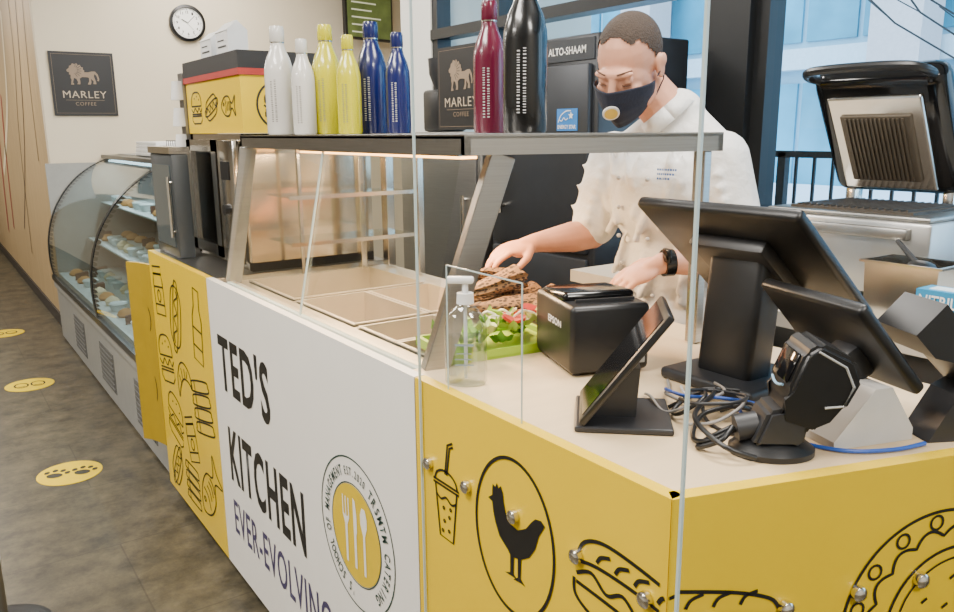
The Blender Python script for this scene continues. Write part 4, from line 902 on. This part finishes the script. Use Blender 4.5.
for v in Hm.bm.verts:
    l=RI@(v.co-HC)/HS
    hl=.090+.012*math.cos(l.x*60) if l.y<-.035 else (.092-(l.y+.035)*1.9)
    if l.z<max(hl,-.045): geo.append(v)
bmesh.ops.delete(Hm.bm,geom=geo,context='VERTS')
for v in Hm.bm.verts: v.co-=ROOT
Hm.obj("hair",HAIR,chef,smooth=80)
Mk=MB(); rows=[]
def maskpt(u,t_,off=0):
    z=-.012-t_*.106; ang=u*math.radians(82)
    wx=.083-.026*t_**1.8; wy=.108-.008*abs(t_-.35)-.040*max(0,t_-.6)
    zz=z+.012*(1-abs(u))*(1-t_)+ .040*abs(u)**1.5*(t_-.22)+.0012*math.sin(t_*22)*(1-abs(u))
    return hp(wx*math.sin(ang),-wy*max(0,math.cos(ang))**.7-(.028*(1-.5*t_))*max(0,1-abs(u)*1.8)**1.2-.002-off-.0012*math.sin(t_*26)*(1-abs(u)),zz)-ROOT
for i in range(19): rows.append([maskpt(j/24*2-1,i/18) for j in range(25)])
Mk.sheet(rows); mask=Mk.obj("face_mask",M("navy_cloth",'#151b2c',.85,bump=.3,scale=200),chef,smooth=80)
md=mask.modifiers.new("s",'SOLIDIFY'); md.thickness=.002
c0,c1,c2=maskpt(.0,.48),maskpt(.14,.48),maskpt(.0,.62)
nn=(c2-c0).cross(c1-c0).normalized()
if nn.dot(RH@V(0,-1,0))<0: nn=-nn
m=MB(); ec=c0+nn*.0015; Re=nn.to_track_quat('Z','Y').to_matrix()
m.lathe([(0,0),(.021,-.002),(.021,.002),(0,.003)],c=ec,rot=Re,n=28); m.lathe([(0,.003),(.0165,.003),(.0165,.0036),(0,.0036)],c=ec,rot=Re,n=28,mat=1); m.obj("mask_emblem",[WPL,M("emblem_gold",'#cfb04a',.5)],mask)
for s_ in (-1,1):
    m=MB(); m.tube([hp(s_*.082,-.012,-.018)-ROOT,hp(s_*.087,.02,-.0)-ROOT,hp(s_*.086,.032,.02)-ROOT],.0016,n=6); m.tube([hp(s_*.070,-.02,-.075)-ROOT,hp(s_*.084,.015,-.04)-ROOT,hp(s_*.088,.034,.01)-ROOT],.0016,n=6); m.obj("ear_loop",MATS["navy_cloth"],mask)
J=MB()
J.cap(V(1.61,1.60,1.418),V(1.635,1.31,1.425),.070,.070); J.ell(V(1.62,1.44,1.34),(.126,.182,.168)); J.ell(V(1.645,1.44,1.15),(.120,.160,.18)); J.ell(V(1.66,1.43,.98),(.140,.180,.16))
J.cap(V(1.64,1.42,1.45),V(1.625,1.42,1.535),.090,.070)
J.cap(V(1.62,1.58,1.43),V(1.63,1.45,1.51),.065,.065); J.cap(V(1.645,1.31,1.43),V(1.64,1.41,1.51),.065,.065)
J.cap(SR,SR.lerp(ER,.85),.069,.066); J.cap(SL,SL.lerp(EL,.92),.069,.066)
rj=random.Random(4)
for k in range(26):
    z=1.00+.42*rj.random(); y=1.29+.30*rj.random(); xx=1.62-.126*math.sqrt(max(.15,1-((y-1.44)/.19)**2-((z-1.30)/.30)**2*.5))
    J.cap(V(xx+.004,y,z),V(xx+.012,y+.09*(rj.random()-.5),z+.08),.011,.004,n=8)
for S_,E_ in ((SR,ER),(SL,EL)):
    for k in range(6):
        c_=S_.lerp(E_,.15+.13*k); J.cap(c_+V(-.060,-.03,.0),c_+V(-.045,.05,.035*(1 if k%2 else -.6)),.012,.006,n=8)
clothm=M("white_cotton",'#dcdbd8',.85,var=.03,scale=14,bump=.8,bd=.015)
jk=remesh(J,"jacket",clothm,chef,.007,3,ROOT)
nax=(hp(0,.035,-.05)-NB).normalized(); Rc=nax.to_track_quat('Z','Y').to_matrix(); cc=NB+nax*.018
m=MB(); cpt=[cc+Rc@V(.067*math.cos(k*2*PI/22),.067*math.sin(k*2*PI/22),.018)-ROOT for k in range(23)]
cp2=[cc+Rc@V(.080*math.cos(k*2*PI/22),.080*math.sin(k*2*PI/22),-.022)-ROOT for k in range(23)]
m.sheet([cpt,cp2]); cl=m.obj("collar",clothm,jk,smooth=80); md=cl.modifiers.new("s",'SOLIDIFY'); md.thickness=.005
for k in range(5):
    for yy in (1.39,1.49):
        m=MB(); m.ell((0,0,0),(.006,.006,.006),u=10,v=6)
        m.obj("button",M("button_grey",'#b5b2ae',.4),jk,loc=V(1.489+.004*k+.02*(k>2)*(k-2)*.5,yy,1.38-.075*k)-ROOT)
a=Art(lambda u,v:V(1.503+.55*max(0,1.40+u*1.0-1.40)**1.0*0+ .12*abs(u),1.345-u,v)-ROOT)
for k in range(3):
    x=-.03
    rr_=random.Random(k)
    while x<.03-.01*k:
        L_=.003+.004*rr_.random(); a.line([(x,1.405-.011*k),(x+L_,1.405-.011*k)],.005,sm=False); x+=L_+.002
a.obj("embroidery",M("blue_thread",'#2f5c9c',.7),jk)
Tm=MB(); 
Tm.ell(V(1.66,1.43,.93),(.133,.17,.12))
for y in (1.34,1.51): Tm.cap(V(1.66,y,.90),V(1.655,y,.50),.10,.075); Tm.cap(V(1.655,y,.50),V(1.68,y,.10),.075,.06)
remesh(Tm,"trousers",M("black_cloth",'#1e1f24',.9),chef,.012,4,ROOT)
for y in (1.34,1.51):
    m=MB(); m.box(V(1.615,y,.045)-ROOT,(.27,.10,.09),bevel=.035,seg=3); m.obj("shoe",PLAS,chef)
m=MB(); ax=(WL-EL).normalized(); pc=EL.lerp(WL,.93)-ROOT; rr=ax.to_track_quat('Z','Y').to_matrix()
m.lathe([(.030,-.012),(.033,-.012),(.033,.012),(.030,.012)],c=pc,rot=rr,n=26); m.box(pc+Vector((-.022,-.016,.022)),(.034,.034,.014),rot=rr,bevel=.005); m.obj("wrist_watch",PLASG,chef)
# ------------------------------------------------------------------ lights
def area(name,loc,rot,sx,sy,e,col):
    l=bpy.data.lights.new(name,'AREA'); l.shape='RECTANGLE'; l.size=sx; l.size_y=sy; l.energy=e; l.color=col
    o=bpy.data.objects.new(name,l); o.location=loc; o.rotation_euler=rot; COL.objects.link(o); return o
for x,y,e in [(-.6,1.2,52),(-.6,4,46),(-.6,7.5,42),(1.5,.9,34),(1.7,3.6,40),(1.9,5.6,32),(-2.6,2,45),(-.6,10.5,40),(.5,-1.4,48)]:  # last entry is an added fill lamp that brightens the end panel
    area("ceiling_and_fill_lamp",(x,y,3.06),(0,0,0),.6,1.2,e*2.3,(1,.94,.86))
area("heat_lamp_light",(1.05,1.95,1.435),(0,0,0),.06,.9,34,(1,.66,.36))
area("case_light_source",(1.2,5.1,1.30),(0,0,0),.05,2.8,20,(.85,.95,1))
w=bpy.data.worlds.new("world"); bpy.context.scene.world=w; w.use_nodes=True; bg=w.node_tree.nodes["Background"]
bg.inputs[0].default_value=(.50,.76,1,1); bg.inputs[1].default_value=5.5
